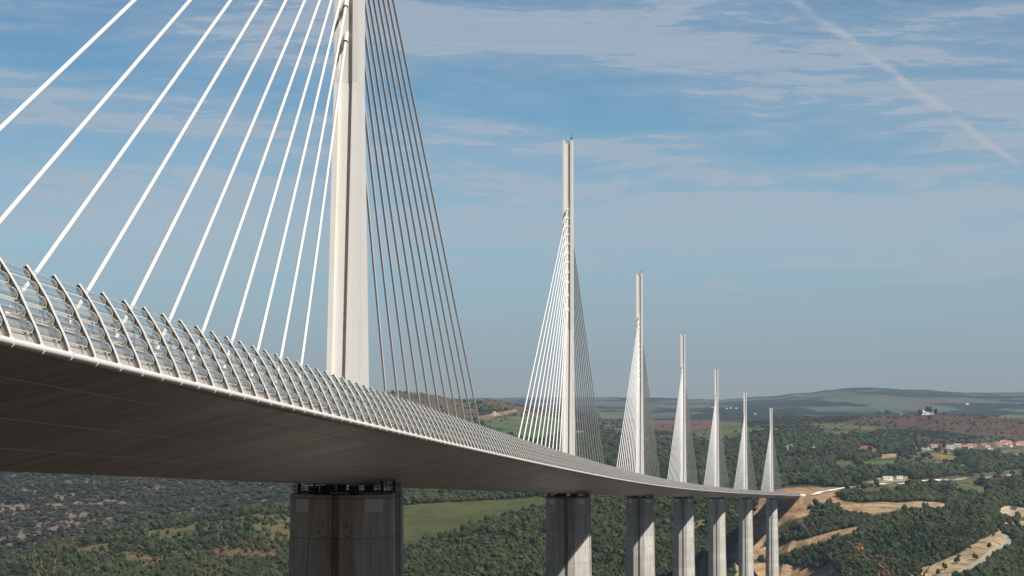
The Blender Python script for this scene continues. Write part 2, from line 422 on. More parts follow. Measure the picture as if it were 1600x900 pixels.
def height(x, y):
    x = np.asarray(x, float); y = np.asarray(y, float)
    az = np.arctan2(x, y); d = np.maximum(np.hypot(x, y), 2.)
    fi = np.interp(az, AZC, np.arange(len(cols))); i0 = np.clip(fi.astype(int), 0, len(cols)-2); fr = fi-i0; fr = fr*fr*(3-2*fr)
    u = np.clip((np.log(d)-LD[0])/(LD[1]-LD[0]), 0, len(LD)-1.001); j = u.astype(int); g = u-j
    z0 = ZC[i0, j]*(1-g)+ZC[i0, j+1]*g; z1 = ZC[i0+1, j]*(1-g)+ZC[i0+1, j+1]*g
    z = z0*(1-fr)+z1*fr
    w = np.clip((d-300)/1500, 0, 1)
    z = z+w*((fbm(x/170, y/170, 3)-.5)*16*np.clip(d/4000, .55, 1.6)+(fbm(x/33, y/33, 9, 3)-.5)*3.2)
    # the hill we stand on, raised unseen behind us to block low sky light
    b = np.clip((np.abs(az)-R(38))/R(50), 0, 1); b = b*b*(3-2*b)
    z = z*(1-b)+b*(-1.7+np.clip(d-6, 0, 60)*.16+np.clip(d-66, 0, 420)*.42+(fbm(x/60, y/60, 5)-.5)*np.clip(d/12, 0, 9))
    # ground meets the deck at the far end, and stays clear of it before
    s, e = to_se(x, y); zr = Z1+SL*s
    ae = np.abs(e)
    wA = np.clip(1-(ae-17)/45, 0, 1)*np.clip((s-2250)/10, 0, 1)*np.clip(1-(s-2300)/220, 0, 1)
    wA = wA*wA*(3-2*wA)
    z = z*(1-wA)+(Z1+SL*np.minimum(s, 2400)-.25)*wA
    lim = zr-6.5-np.clip(2235-s, 0, 400)*.45
    under = (s > 1500) & (s < 2252) & (ae < 60)
    z = np.where(under, np.minimum(z, lim+np.clip(ae-18, 0, 60)*.6), z)
    return z


def hit(px, py, dmin=1700, dmax=16500):
    """world points where sight lines meet the ground"""
    a, tn = ray(np.atleast_1d(np.asarray(px, float)), np.atleast_1d(np.asarray(py, float)))
    D = np.exp(np.linspace(math.log(dmin), math.log(dmax), 1500))
    out = []
    for ai, ti in zip(a, tn):
        z = height(np.sin(ai)*D, np.cos(ai)*D); ok = np.nonzero(z >= D*ti)[0]
        k = ok[0] if len(ok) else len(D)-1
        if k > 0:
            f0 = z[k-1]-D[k-1]*ti; f1 = z[k]-D[k]*ti; f = f0/(f0-f1) if f1 != f0 else 0
            d = D[k-1]+(D[k]-D[k-1])*min(max(f, 0), 1)
        else: d = D[0]
        out.append((math.sin(ai)*d, math.cos(ai)*d))
    return out


# land cover: outline seen from here, distance span, colour, tree density
COVER = [
    # name, dmin, dmax, colour, trees, outline
    ('heath', 2650, 5200, (.118, .092, .072), .42, [(-60, 700), (450, 700), (560, 760), (455, 790), (330, 805), (220, 826), (110, 852), (0, 880), (-60, 890)]),
    ('stone', 2900, 5200, (.165, .122, .094), .22, [(-40, 790), (40, 775), (150, 765), (200, 785), (130, 815), (90, 840), (20, 845), (-40, 850)]),
    ('bare', 3200, 5200, (.100, .090, .068), .25, [(-60, 735), (70, 742), (60, 752), (25, 768), (-60, 775)]),
    ('field', 2050, 2900, (.072, .088, .031), 0., [(560, 792), (680, 786), (770, 783), (842, 776), (866, 782), (846, 791), (800, 800), (740, 818), (690, 838), (636, 850), (560, 862)]),
    ('grass', 2100, 2760, (.118, .112, .044), .05, [(230, 831), (290, 818), (354, 806), (413, 803), (470, 810), (470, 848), (416, 856), (424, 845), (404, 829), (384, 823), (330, 825), (292, 828), (230, 841)]),
    ('grass', 2100, 2760, (.145, .12, .042), .03, [(235, 845), (283, 834), (319, 835), (330, 841), (274, 847)]),
    ('grass', 2050, 2760, (.125, .088, .048), .04, [(333, 858), (377, 855), (440, 860), (430, 872), (383, 869), (344, 877)]),
    ('red', 2050, 2760, (.21, .085, .05), 0., [(334, 860), (341, 862), (346, 872), (340, 874)]),
    ('grass', 2050, 2760, (.118, .112, .042), .05, [(108, 860), (161, 847), (187, 851), (227, 856), (197, 866), (272, 874), (225, 889), (199, 879), (131, 866)]),
    ('red', 2050, 2760, (.15, .095, .062), .02, [(195, 866), (272, 873), (255, 879), (205, 874)]),
    ('soil', 2300, 3000, (.33, .225, .15), .0, [(1190, 768), (1216, 764), (1250, 762), (1300, 761), (1332, 763), (1302, 772), (1320, 783), (1400, 791), (1403, 797), (1367, 807), (1331, 799), (1276, 797), (1258, 806), (1236, 811), (1216, 822), (1150, 900), (1120, 900), (1180, 800)]),
    ('wood', 2300, 3000, (.05, .045, .025), .95, [(1258, 796), (1264, 788), (1290, 784), (1314, 787), (1313, 796)]),
    ('soil', 2300, 3000, (.36, .275, .18), .0, [(1335, 785), (1400, 786), (1440, 782), (1479, 787), (1482, 793), (1440, 793), (1400, 800), (1350, 800)]),
    ('track', 2050, 2700, (.34, .24, .155), .0, [(1150, 862), (1216, 852), (1260, 841), (1300, 830), (1346, 820), (1346, 826), (1310, 838), (1270, 851), (1236, 859), (1216, 868), (1150, 880)]),
    ('soil', 1850, 2500, (.34, .245, .16), .0, [(1150, 880), (1216, 880), (1250, 887), (1278, 892), (1286, 886), (1304, 876), (1300, 884), (1314, 897), (1320, 912), (1150, 912)]),
    ('soil', 1800, 2700, (.34, .27, .185), .004, [(1390, 915), (1440, 888), (1470, 878), (1500, 864), (1520, 850), (1542, 838), (1555, 827), (1562, 827), (1576, 838), (1586, 849), (1576, 857), (1556, 862), (1550, 871), (1522, 888), (1496, 899), (1470, 912)]),
    ('grass', 1800, 2500, (.10, .105, .035), .15, [(1556, 862), (1562, 866), (1545, 880), (1515, 895), (1500, 905), (1496, 899), (1522, 888), (1550, 871)]),
    ('grass', 2500, 3400, (.085, .085, .036), .02, [(1310, 764), (1360, 752), (1404, 750), (1424, 760), (1400, 768), (1340, 768)]),
    ('track', 2500, 3500, (.36, .31, .24), .0, [(1350, 754), (1372, 747), (1422, 744), (1428, 748), (1400, 755)]),
    ('field', 2600, 3600, (.100, .125, .050), .0, [(1489, 761), (1514, 757), (1532, 760), (1550, 770), (1528, 774), (1492, 771)]),
    ('field', 2600, 3600, (.100, .120, .055), .0, [(1450, 763), (1470, 766), (1490, 773), (1490, 776), (1465, 772)]),
    ('brown', 2700, 4200, (.135, .092, .058), .03, [(1420, 753), (1480, 745), (1550, 741), (1620, 735), (1620, 747), (1540, 752), (1490, 754)]),
    ('field', 2700, 4200, (.090, .105, .045), .03, [(1470, 746), (1540, 738), (1620, 731), (1620, 735), (1550, 741), (1490, 746)]),
    ('red', 2600, 4000, (.17, .07, .045), .02, [(1555, 763), (1568, 760), (1588, 768), (1582, 774), (1565, 771)]),
    ('gravel', 2400, 3800, (.46, .40, .31), .0, [(1556, 798), (1572, 790), (1620, 795), (1620, 808), (1570, 807)]),
    ('gravel', 2400, 3800, (.36, .30, .20), .0, [(1562, 814), (1620, 814), (1620, 823), (1572, 820)]),
    ('field', 3300, 5200, (.21, .175, .048), .0, [(1447, 706), (1463, 704), (1487, 710), (1512, 718), (1480, 719), (1463, 716)]),
    ('field', 3300, 5200, (.095, .105, .048), .03, [(1402, 718), (1448, 708), (1466, 718), (1500, 722), (1430, 726), (1404, 724)]),
    ('field', 3200, 5200, (.085, .135, .035), .0, [(1340, 722), (1400, 719), (1404, 728), (1365, 731), (1350, 728)]),
    ('field', 3200, 5200, (.105, .125, .040), .02, [(1424, 727), (1490, 724), (1522, 727), (1500, 731), (1450, 731)]),
    ('field', 3200, 5200, (.095, .100, .050), .0, [(1300, 722), (1332, 720), (1345, 731), (1316, 736), (1305, 733)]),
    ('field', 3200, 5200, (.120, .115, .060), .03, [(1560, 704), (1620, 698), (1620, 706), (1565, 708)]),
    ('brown', 3200, 5200, (.25, .15, .10), .0, [(1566, 709), (1600, 708), (1600, 711), (1566, 711.5)]),
    ('brown', 4600, 7000, (.092, .060, .038), .10, [(1310, 660), (1345, 652), (1400, 645), (1450, 644), (1520, 648), (1640, 654), (1640, 690), (1560, 684), (1500, 676), (1450, 670), (1400, 668), (1340, 668)]),
    ('red', 3400, 5600, (.30, .125, .08), .0, [(1338, 704), (1342, 699), (1352, 696.5), (1364, 699), (1376, 704), (1372, 706)]),
    ('soil', 3400, 5600, (.34, .25, .17), .0, [(1352, 713), (1395, 709), (1430, 711), (1400, 715), (1356, 716)]),
    ('field', 4800, 8000, (.125, .155, .062), .02, [(1558, 653), (1575, 645), (1600, 642), (1640, 640), (1640, 655)]),
    ('field', 4200, 7000, (.115, .125, .050), .04, [(1250, 665), (1310, 661), (1370, 668), (1374, 673), (1300, 670)]),
    ('field', 3600, 6000, (.105, .120, .045), .04, [(1275, 676), (1330, 673), (1334, 678), (1285, 679)]),
    ('brown', 3000, 6000, (.135, .105, .065), .08, [(1216, 713), (1300, 711), (1330, 714), (1290, 718), (1216, 718)]),
    ('brown', 3000, 6500, (.100, .080, .052), .2, [(930, 655), (1010, 652), (1010, 684), (950, 684)]),
    ('red', 4000, 7500, (.135, .075, .052), .02, [(1012, 657), (1110, 656), (1168, 660), (1168, 665), (1105, 674), (1060, 674), (1018, 670)]),
    ('field', 4000, 7500, (.085, .125, .055), .0, [(1110, 659), (1160, 661), (1150, 667), (1118, 667)]),
    ('field', 3400, 7500, (.095, .130, .048), .02, [(1085, 675), (1145, 669), (1216, 669), (1216, 673), (1140, 678), (1090, 680)]),
    ('field', 3000, 6500, (.095, .120, .045), .03, [(1000, 683), (1025, 684), (1030, 690), (1005, 692)]),
    ('field', 3600, 7500, (.100, .125, .058), .02, [(755, 656), (800, 651), (835, 648), (880, 655), (882, 662), (800, 667), (760, 665)]),
    ('field', 3000, 6500, (.075, .115, .042), .0, [(762, 666), (820, 663), (885, 660), (892, 668), (868, 682), (830, 690), (790, 680)]),
    ('soil', 4000, 7500, (.30, .205, .135), .0, [(742, 652), (775, 645), (805, 640), (810, 643), (782, 650), (757, 656)]),
    ('brown', 4000, 7500, (.125, .088, .060), .12, [(600, 632), (745, 640), (745, 655), (700, 656), (640, 650)]),
    ('field', 2500, 3300, (.120, .150, .045), .02, [(880, 772), (1000, 774), (1130, 777), (1130, 783), (1000, 780), (890, 778)]),
    ('track', 2300, 2900, (.38, .31, .23), .0, [(1079, 812), (1094, 808), (1108, 806), (1108, 810), (1096, 813), (1082, 816)]),
    ('grass', 2300, 2900, (.13, .14, .045), .02, [(1082, 818), (1106, 812), (1106, 822), (1084, 826)]),
    ('verge', 2500, 3500, (.13, .115, .06), .0, [(1368, 762), (1376, 754.5), (1420, 751), (1478, 748), (1560, 743), (1625, 741.5), (1625, 747.5), (1500, 753), (1420, 760)]),
    ('verge', 3300, 5200, (.13, .10, .06), .05, [(1424, 712), (1440, 698), (1470, 694), (1530, 694), (1556, 691), (1610, 690), (1610, 699), (1560, 700), (1545, 705), (1500, 704), (1480, 711), (1446, 706)]),
    ('field', 5200, 9000, (.11, .13, .07), .02, [(932, 640), (985, 645), (985, 652), (940, 655)]),
]


def inpoly(px, py, poly):
    n = len(poly); c = np.zeros(px.shape, bool); j = n-1
    for i in range(n):
        xi, yi = poly[i]; xj, yj = poly[j]
        if yi != yj:
            c ^= ((yi > py) != (yj > py)) & (px < (xj-xi)*(py-yi)/(yj-yi)+xi)
        j = i
    return c


def cover(x, y, z):
    """ground colour and tree density for points of the land"""
    d = np.hypot(x, y); px, py = project(x, y, z)
    px = px+(fbm(x/28, y/28, 31, 3)-.5)*7; py = py+(fbm(x/28, y/28, 47, 3)-.5)*np.clip(16000/d-1.5, 1., 5.)
    n1 = fbm(x/260, y/260, 21); n2 = fbm(x/55, y/55, 22, 3)
    base = np.stack([np.full_like(x, v) for v in (.068, .066, .032)], -1)
    soil = np.array([.22, .165, .10]); green = np.array([.075, .085, .034])
    n3 = fbm(x/16, y/22, 23, 2)
    ws = np.clip((n2*.6+n3*.4-.56)*9, 0, 1)[:, None]*np.clip((3800-d)/800, 0, 1)[:, None]
    base = base*(1-ws)+soil*ws
    # farther out: patchwork of woods, heath and meadows
    wm = np.clip((d-2800)/500, 0, 1)[:, None]
    pat = fbm(x/420+5, y/900, 61, 3); pm = np.clip((pat-.49)*14, 0, 1)[:, None]
    heath = np.array([.105, .082, .050]); mead = np.array([.100, .112, .046])
    hue = np.clip((fbm(x/300, y/500, 71, 2)-.5)*12+.5, 0, 1)[:, None]
    patch = heath*(1-hue)+mead*hue
    base = base*(1-wm*pm)+patch*wm*pm
    tree = np.where(n2*.6+n3*.4 > .57, .45, .93); tree = tree*(1-.85*(wm*pm)[:, 0])
    lf = (px < 455) & (d < 2750) & (d > 2100) & (n2 > .53)
    tree = np.where(lf, tree*.15, tree); base[lf] = np.array([.090, .094, .038])*(.8+.4*n3[lf])[:, None]
    wf = np.clip((d-6200)/800, 0, 1)[:, None]
    fw = np.clip((fbm(x/420, y/1100, 81, 5)-.47)*22, 0, 1)[:, None]
    fh = np.clip((fbm(x/300, y/700, 91, 3)-.5)*10+.5, 0, 1)[:, None]
    far = np.array([.030, .040, .034])*(1-fw)+(np.array([.100, .130, .085])*fh+np.array([.12, .10, .078])*(1-fh))*fw
    base = base*(1-wf)+far*wf
    for nm, d0, d1, c, tr, poly in COVER:
        P = np.array(poly); q = (d >= d0) & (d <= d1) & (px > P[:, 0].min()) & (px < P[:, 0].max()) & (py > P[:, 1].min()) & (py < P[:, 1].max())
        idx = np.nonzero(q)[0]
        if not len(idx): continue
        k = idx[inpoly(px[idx], py[idx], poly)]
        v = .80+.40*n2[k][:, None]
        if nm in ('field', 'grass'):
            h = np.clip((fbm(x[k]/60, y[k]/60, 55, 3)-.5)*5+.4, 0, 1)[:, None]*.45
            base[k] = (np.array(c)*(1-h)+np.array([c[0]*1.25, c[1]*.95, c[2]])*h)*v
        elif nm in ('soil', 'track', 'gravel'):
            v = (.50+.95*fbm(x[k]/6, y[k]/9, 77, 3))[:, None]*(.55+.75*fbm(z[k]/1.6+x[k]/90, x[k]/45, 78, 3))[:, None]*(.9+.3*n2[k])[:, None]
            base[k] = np.array([c[0], c[1]*.94, c[2]*.80])*v
        else: base[k] = np.array(c)*v
        tree[k] = tr
        if nm in ('heath', 'stone'):
            q = np.clip((n3[k]*.6+n2[k]*.4-.44)*9, 0, 1); tree[k] = tr*(.35+1.5*q)
            base[k] = base[k]*(1.30-.70*q)[:, None]
        elif nm == 'grass': tree[k] = tr*np.clip((n3[k]-.4)*9, 0, 1.5)
    return base, np.clip(tree, 0, 1)


def land():
    a = [np.linspace(-180, -17, 84)[:-1], np.arange(-17, 17.0001, .032), np.linspace(17, 180, 84)[1:-1]]
    A = np.radians(np.concatenate(a))
    D = np.concatenate([np.exp(np.linspace(math.log(2.), math.log(1850), 110))[:-1], np.arange(1850, 3300, 4.), np.arange(3300, 7000, 11.), np.exp(np.linspace(math.log(7000), math.log(19000), 190))])
    nA, nD = len(A), len(D)
    AA, DD = np.meshgrid(A, D); x = (np.sin(AA)*DD).ravel(); y = (np.cos(AA)*DD).ravel(); z = height(x, y)
    me = bpy.data.meshes.new('ground')
    me.vertices.add(nA*nD+1)
    me.vertices.foreach_set('co', np.concatenate([np.stack([x, y, z], -1).ravel(), [0, 0, -1.7]]))
    i, j = np.meshgrid(np.arange(nA), np.arange(nD-1)); i = i.ravel(); j = j.ravel(); i2 = (i+1) % nA
    q = np.stack([j*nA+i, (j+1)*nA+i, (j+1)*nA+i2, j*nA+i2], -1).astype(np.int32)
    tri = np.stack([np.full(nA, nA*nD), np.arange(nA), (np.arange(nA)+1) % nA], -1).astype(np.int32)
    nq = len(q)
    me.loops.add(nq*4+nA*3); me.loops.foreach_set('vertex_index', np.concatenate([q.ravel(), tri.ravel()]))
    me.polygons.add(nq+nA)
    me.polygons.foreach_set('loop_start', np.concatenate([np.arange(nq)*4, nq*4+np.arange(nA)*3]).astype(np.int32))
    me.polygons.foreach_set('use_smooth', np.ones(nq+nA, bool))
    me.update(calc_edges=True); me.validate()
    base = np.tile([.062, .053, .041], (len(x), 1)); q = (y > 0) & (np.abs(AA.ravel()) < R(19)) & (DD.ravel() > 1500)
    base[q] = cover(x[q], y[q], z[q])[0]
    c = np.ones((len(x)+1, 4)); c[:-1, :3] = base; c[-1, :3] = (.062, .053, .041)
    at = me.color_attributes.new('cover', 'FLOAT_COLOR', 'POINT'); at.data.foreach_set('color', c.ravel())
    m, t, p, o = mat('land')
    ca = t.new('ShaderNodeVertexColor'); ca.layer_name = 'cover'; geo = t.new('ShaderNodeNewGeometry'); P = geo.outputs['Position']
    n1 = t.noise(P, .45, 5, .6); n2 = t.noise(P, .07, 5, .6); n3 = t.noise(P, .011, 5, .6)
    v = t.math('MULTIPLY', t.ramp(n1, [(.3, .72), (.7, 1.3)]), t.ramp(n2, [(.3, .78), (.7, 1.22)]))
    v = t.math('MULTIPLY', v, t.ramp(n3, [(.3, .85), (.7, 1.15)]))
    cc = t.mix(1., ca.outputs[0], v, 'MULTIPLY')
    t.l.new(cc, p.inputs['Base Color']); p.inputs['Roughness'].default_value = .95; p.inputs['Specular IOR Level'].default_value = .1
    b = t.new('ShaderNodeBump'); b.inputs['Strength'].default_value = .8; b.inputs['Distance'].default_value = 1.2
    t.l.new(t.math('ADD', n1, t.math('MULTIPLY', n2, 3)), b.inputs['Height']); t.l.new(b.outputs[0], p.inputs['Normal'])
    me.materials.append(m)
    g = link('ground', me); tag(g, kind='structure'); return g


land()


def strip(name, pts, width, m, lift=.35, kind='structure', label=None, cat=None):
    """a road laid on the ground along points picked in the picture"""
    W = [Vector((*p, 0)) for p in hit([p[0] for p in pts], [p[1] for p in pts])]
    P = [W[0]]
    for a, b in zip(W[:-1], W[1:]):
        n = max(1, int((b-a).length/8))
        P += [a.lerp(b, k/n) for k in range(1, n+1)]
    for _ in range(22): P = [P[0]]+[(P[i-1]+P[i]*2+P[i+1])/4 for i in range(1, len(P)-1)]+[P[-1]]
    mb = MB(); vs = []
    for i, p in enumerate(P):
        d = (P[min(i+1, len(P)-1)]-P[max(i-1, 0)]).normalized(); nrm = Vector((d.y, -d.x, 0))
        row = [p+nrm*width*.5*k for k in (-1, -.33, .33, 1)]
        zs = [float(height(v.x, v.y)) for v in row]; zm = sum(zs)/4+lift
        vs += [(v.x, v.y, max(zm, zz+.12)) for v, zz in zip(row, zs)]
    n = len(P)
    mb.add(vs, [(4*i+k, 4*i+k+1, 4*i+5+k, 4*i+4+k) for i in range(n-1) for k in range(3)])
    o = mb.build(name, m); tag(o, label, cat, kind=kind); return o


strip('road', [(1556, 827), (1567, 834), (1578, 845), (1577, 851), (1565, 855), (1551, 860), (1546, 868), (1530, 879), (1508, 890), (1488, 899), (1470, 908)], 6.5, M['road'])
strip('motorway', [(1253, 777), (1275, 770.5), (1305, 765), (1332, 761.5)], 7, M['panel'], .9)
strip('motorway', [(1376, 757.5), (1420, 754.5), (1455, 751.5), (1478, 750)], 9, M['panel'], .6)
strip('motorway', [(1376, 760), (1420, 756.5), (1455, 753.5), (1484, 751.5)], 12, M['asphalt'], .4)
strip('road', [(1484, 751), (1500, 748), (1520, 747)], 12, M['road'], .4)
strip('road', [(1540, 747.5), (1556, 746), (1575, 745.5), (1600, 744)], 7, M['road'], .4)
strip('road', [(1602, 773), (1592, 780), (1586, 788), (1583, 797)], 8, M['asphalt'], .4)
strip('road', [(1438, 700), (1446, 702), (1462, 704), (1482, 708), (1490, 710)], 6, M['road'], .4)
strip('road', [(1428, 710), (1437, 706), (1446, 702)], 8, M['road'], .4)
strip('road', [(1468, 688), (1485, 689.5), (1500, 692)], 5, M['road'], .4)

# ------------------------------------------------------------------ trees


def crown_mesh(name, h, wd, leaves, seed, mats, pine=False):
    r = random.Random(seed); bm = bmesh.new()
    lumps = [(Vector((0, 0, h*.60)), wd*.36, h*.30)]
    for k in range(6):
        a = 2*math.pi*k/6+r.random(); q = wd*r.uniform(.16, .30)
        lumps.append((Vector((math.cos(a)*q, math.sin(a)*q, h*r.uniform(.38, .78))), wd*r.uniform(.17, .27), h*r.uniform(.14, .24)))
    for c, rx, rz in lumps:
        res = bmesh.ops.create_icosphere(bm, subdivisions=2, radius=1)
        for v in res['verts']:
            k = 1+r.uniform(-.20, .20); v.co = Vector((v.co.x*rx*k, v.co.y*rx*k, v.co.z*rz*k))+c
    for f in bm.faces: f.material_index = 0
    for k in range(leaves):
        c, rx, rz = lumps[r.randrange(len(lumps))]
        d = Vector((r.gauss(0, 1), r.gauss(0, 1), r.gauss(0, 1)+.2)).normalized()
        p = c+Vector((d.x*rx, d.y*rx, d.z*rz))*r.uniform(.9, 1.22)
        s = wd*r.uniform(.035, .075)
        u = d.orthogonal().normalized(); u.rotate(Matrix.Rotation(r.random()*6.28, 3, d)); v = d.cross(u)
        u = (u+d*r.uniform(-.7, .7)).normalized(); v = (v+d*r.uniform(-.7, .7)).normalized()
        vs = [bm.verts.new(p+u*s*a+v*s*b) for a, b in ((-1, -.6), (1, -.7), (.8, .8), (-.9, .7))]
        bm.faces.new(vs)
    # tapered trunk with two limbs
    for (p, q, r0, r1) in [((0, 0, -.4), (.05*wd, 0, h*.45), wd*.045, wd*.025), ((.03*wd, 0, h*.25), (.22*wd, .1*wd, h*.55), wd*.022, wd*.012), ((.03*wd, 0, h*.3), (-.2*wd, -.08*wd, h*.6), wd*.022, wd*.012)]:
        p, q = Vector(p), Vector(q); d = (q-p).normalized(); a = d.orthogonal().normalized(); b = d.cross(a); rr = []
        for c, rd in ((p, r0), (q, r1)): rr.append([bm.verts.new(c+a*math.cos(i*1.2566)*rd+b*math.sin(i*1.2566)*rd) for i in range(5)])
        for i in range(5):
            f = bm.faces.new((rr[0][i], rr[0][(i+1) % 5], rr[1][(i+1) % 5], rr[1][i])); f.material_index = 1
    me = bpy.data.meshes.new(name); bm.to_mesh(me); bm.free()
    for m in mats: me.materials.append(m)
    return me


OAK = [crown_mesh('oak_tree', h, w_, 110, 10+i, [M[('leaf', 'leaf2', 'leaf', 'leaf', 'leaf3')[i]], M['bark']]) for i, (h, w_) in enumerate([(6.8, 6.6), (7.8, 6.2), (5.6, 6.4), (8.6, 5.6), (6.2, 7.8)])]
BUSH = [crown_mesh('shrub', h, w_, 70, 50+i, [M['scrub'], M['bark']]) for i, (h, w_) in enumerate([(3.4, 5.4), (4.4, 5.6), (2.8, 4.4)])]

VILLAGE = [
    (1459, 699, 11, 4.5, 'long red roofed barn above the yellow field', 'roof', 'wall'),
    (1443, 703.5, 5, 3.5, 'small white shed at the left end of the village lane', 'roofgrey', 'wallw'),
    (1450, 703, 5, 3, 'second small white shed on the village lane', 'roofgrey', 'wallw'),
    (1484, 701, 12, 5, 'grey roofed white barn in the middle of the village', 'roofgrey', 'wallw'),
    (1491, 700, 3, 6, 'narrow white silo house beside the grey roofed barn', 'roofgrey', 'wallw'),
    (1497, 698, 9, 4.5, 'pale grey roofed house right of the silo house', 'roofgrey', 'wall'),
    (1509, 701, 10, 5.5, 'wide house with faded red roof near the village middle', 'roof', 'wall'),
    (1516, 699, 9, 5.5, 'red roofed house right of the wide faded one', 'roof', 'wall'),
    (1524, 698, 3, 4, 'small white tower house at the end of the middle row', 'roofgrey', 'wallw'),
    (1538, 697, 9, 4, 'bright red roofed house standing alone between village parts', 'roof', 'wall'),
    (1543, 701.5, 8, 5, 'white gabled house below the bright red roof', 'roofgrey', 'wallw'),
    (1549, 702, 4, 2, 'low white shed right of the white gabled house', 'roofgrey', 'wallw'),
    (1561, 696, 9, 5, 'leftmost red roofed house of the right hand cluster', 'roof', 'wall'),
    (1568, 694, 10, 6, 'tallest red roofed house of the right hand cluster', 'roof', 'wall'),
    (1575, 695, 10, 6, 'broad red roofed house in the right hand cluster', 'roof', 'wall'),
    (1579, 698, 5, 5, 'pale walled house at the right end of the cluster', 'roof', 'wallw'),
    (1590, 695, 6, 4, 'pale house with red roof near the right edge', 'roof', 'wallw'),
    (1597, 695.5, 9, 6, 'red roofed house cut by the right edge', 'roof', 'wall'),
    (1430, 701, 5, 2, 'low pale farm shed left of the village lane', 'roofgrey', 'wall')]
HOUSES = VILLAGE+[(1384, 750, 16, 5), (1405, 748, 12, 4), (1442, 648, 24, 6), (905, 676.5, 18, 3), (775, 648.5, 10, 5), (1577, 746, 6, 4)]

# candidates spread evenly over the land in front
N = 175000
AZM = R(14.6)


def candidates(n, d0, d1):
    a = rng.uniform(-AZM, AZM, n); d = np.sqrt(rng.uniform(d0*d0, d1*d1, n))
    x = np.sin(a)*d; y = np.cos(a)*d; z = height(x, y)
    c, tr = cover(x, y, z)
    hgt = 4.5 if d1 < 3000 else 5.5
    c, tr2 = cover(x, y, z+hgt)                              # clearings stay open to the side they are seen from
    tr = np.where(tr2 < .12, np.minimum(tr, tr2), tr)
    px, py = project(x, y, z)
    for hx, hy, hw_, hh_ in [h[:4] for h in HOUSES]:
        tr = np.where((np.abs(px-hx) < hw_*.5+1.5) & (py > hy-1.5) & (py < hy+6), 0, tr)
    s, e = to_se(x, y)
    ok = (rng.random(n) < tr) & (py < 925) & ~((np.abs(e) < 24) & (s > 2170) & (s < 2560))
    return x[ok], y[ok], z[ok], px[ok], py[ok], d[ok]


def stuff_points(name, x, y, z, sc, protos, label):
    me = bpy.data.meshes.new(name); me.vertices.add(len(x)); me.vertices.foreach_set('co', np.stack([x, y, z], -1).ravel())
    at = me.attributes.new('size', 'FLOAT', 'POINT'); at.data.foreach_set('value', sc.astype(np.float32))
    o = link(name, me); tag(o, label, kind='stuff')
    ng = bpy.data.node_groups.new(name, 'GeometryNodeTree')
    ng.interface.new_socket('Geometry', in_out='INPUT', socket_type='NodeSocketGeometry')
    ng.interface.new_socket('Geometry', in_out='OUTPUT', socket_type='NodeSocketGeometry')
    g = NT(ng); gi = g.new('NodeGroupInput'); go = g.new('NodeGroupOutput')
    jn = g.new('GeometryNodeJoinGeometry')
    idx = g.new('GeometryNodeInputIndex')
    for k, pr in enumerate(protos):
        oi = g.new('GeometryNodeObjectInfo', transform_space='ORIGINAL'); oi.inputs['Object'].default_value = pr; oi.inputs['As Instance'].default_value = True
        ip = g.new('GeometryNodeInstanceOnPoints')
        rv = g.new('FunctionNodeRandomValue', data_type='FLOAT_VECTOR'); rv.inputs[0].default_value = (0, 0, 0); rv.inputs[1].default_value = (.12, .12, 6.28)
        na = g.new('GeometryNodeInputNamedAttribute', data_type='FLOAT'); na.inputs['Name'].default_value = 'size'
        md = g.math('MODULO', idx.outputs[0], float(len(protos)))
        cmpn = g.new('FunctionNodeCompare', data_type='FLOAT', operation='EQUAL'); g.l.new(md, cmpn.inputs[0]); cmpn.inputs[1].default_value = float(k); cmpn.inputs['Epsilon'].default_value = .1
        g.l.new(gi.outputs[0], ip.inputs['Points']); g.l.new(oi.outputs['Geometry'], ip.inputs['Instance']); g.l.new(cmpn.outputs[0], ip.inputs['Selection'])
        g.l.new(rv.outputs[0], ip.inputs['Rotation']); g.l.new(na.outputs['Attribute'], ip.inputs['Scale'])
        g.l.new(ip.outputs[0], jn.inputs[0])
    g.l.new(jn.outputs[0], go.inputs[0])
    md = o.modifiers.new('scatter', 'NODES'); md.node_group = ng
    return o


def tree_label(px, py, d, kind):
    """where in the picture a single tree can be found"""
    zones = [
        (0, 235, 'on the lower left hillside below the deck'), (235, 455, 'by the grassy terraces left of the nearest pier'),
        (455, 640, 'behind the nearest concrete pier'), (640, 850, 'along the edge of the big green field'), (850, 985, 'on the slope between second and third pier'),
        (985, 1110, 'on the slope between third and fifth pier'), (1110, 1215, 'on the slope by the last two piers'),
        (1215, 1320, 'by the bare earth beside the far abutment'), (1320, 1440, 'on the wooded knoll right of the last pier'),
        (1440, 1530, 'above the sandy track on the right knoll'), (1530, 1700, 'beside the hairpin track at right edge')]
    z = next((w for a, b, w in zones if a <= px < b), 'on the hillside')
    row = 'lowest in view' if py > 875 else 'low down' if py > 850 else 'midway up' if py > 820 else 'high up'
    return f'{kind} {z}, {row}'


x, y, z, px, py, d = candidates(230000, 1850, 2760)
sc = rng.uniform(.45, 1.0, len(x))*np.where(rng.random(len(x)) < .15, 1.45, 1.)
inv = (px > 0) & (px < 1600) & (py < 900) & ~((px > 455) & (px < 633) & (d > 240) & (py > 760))
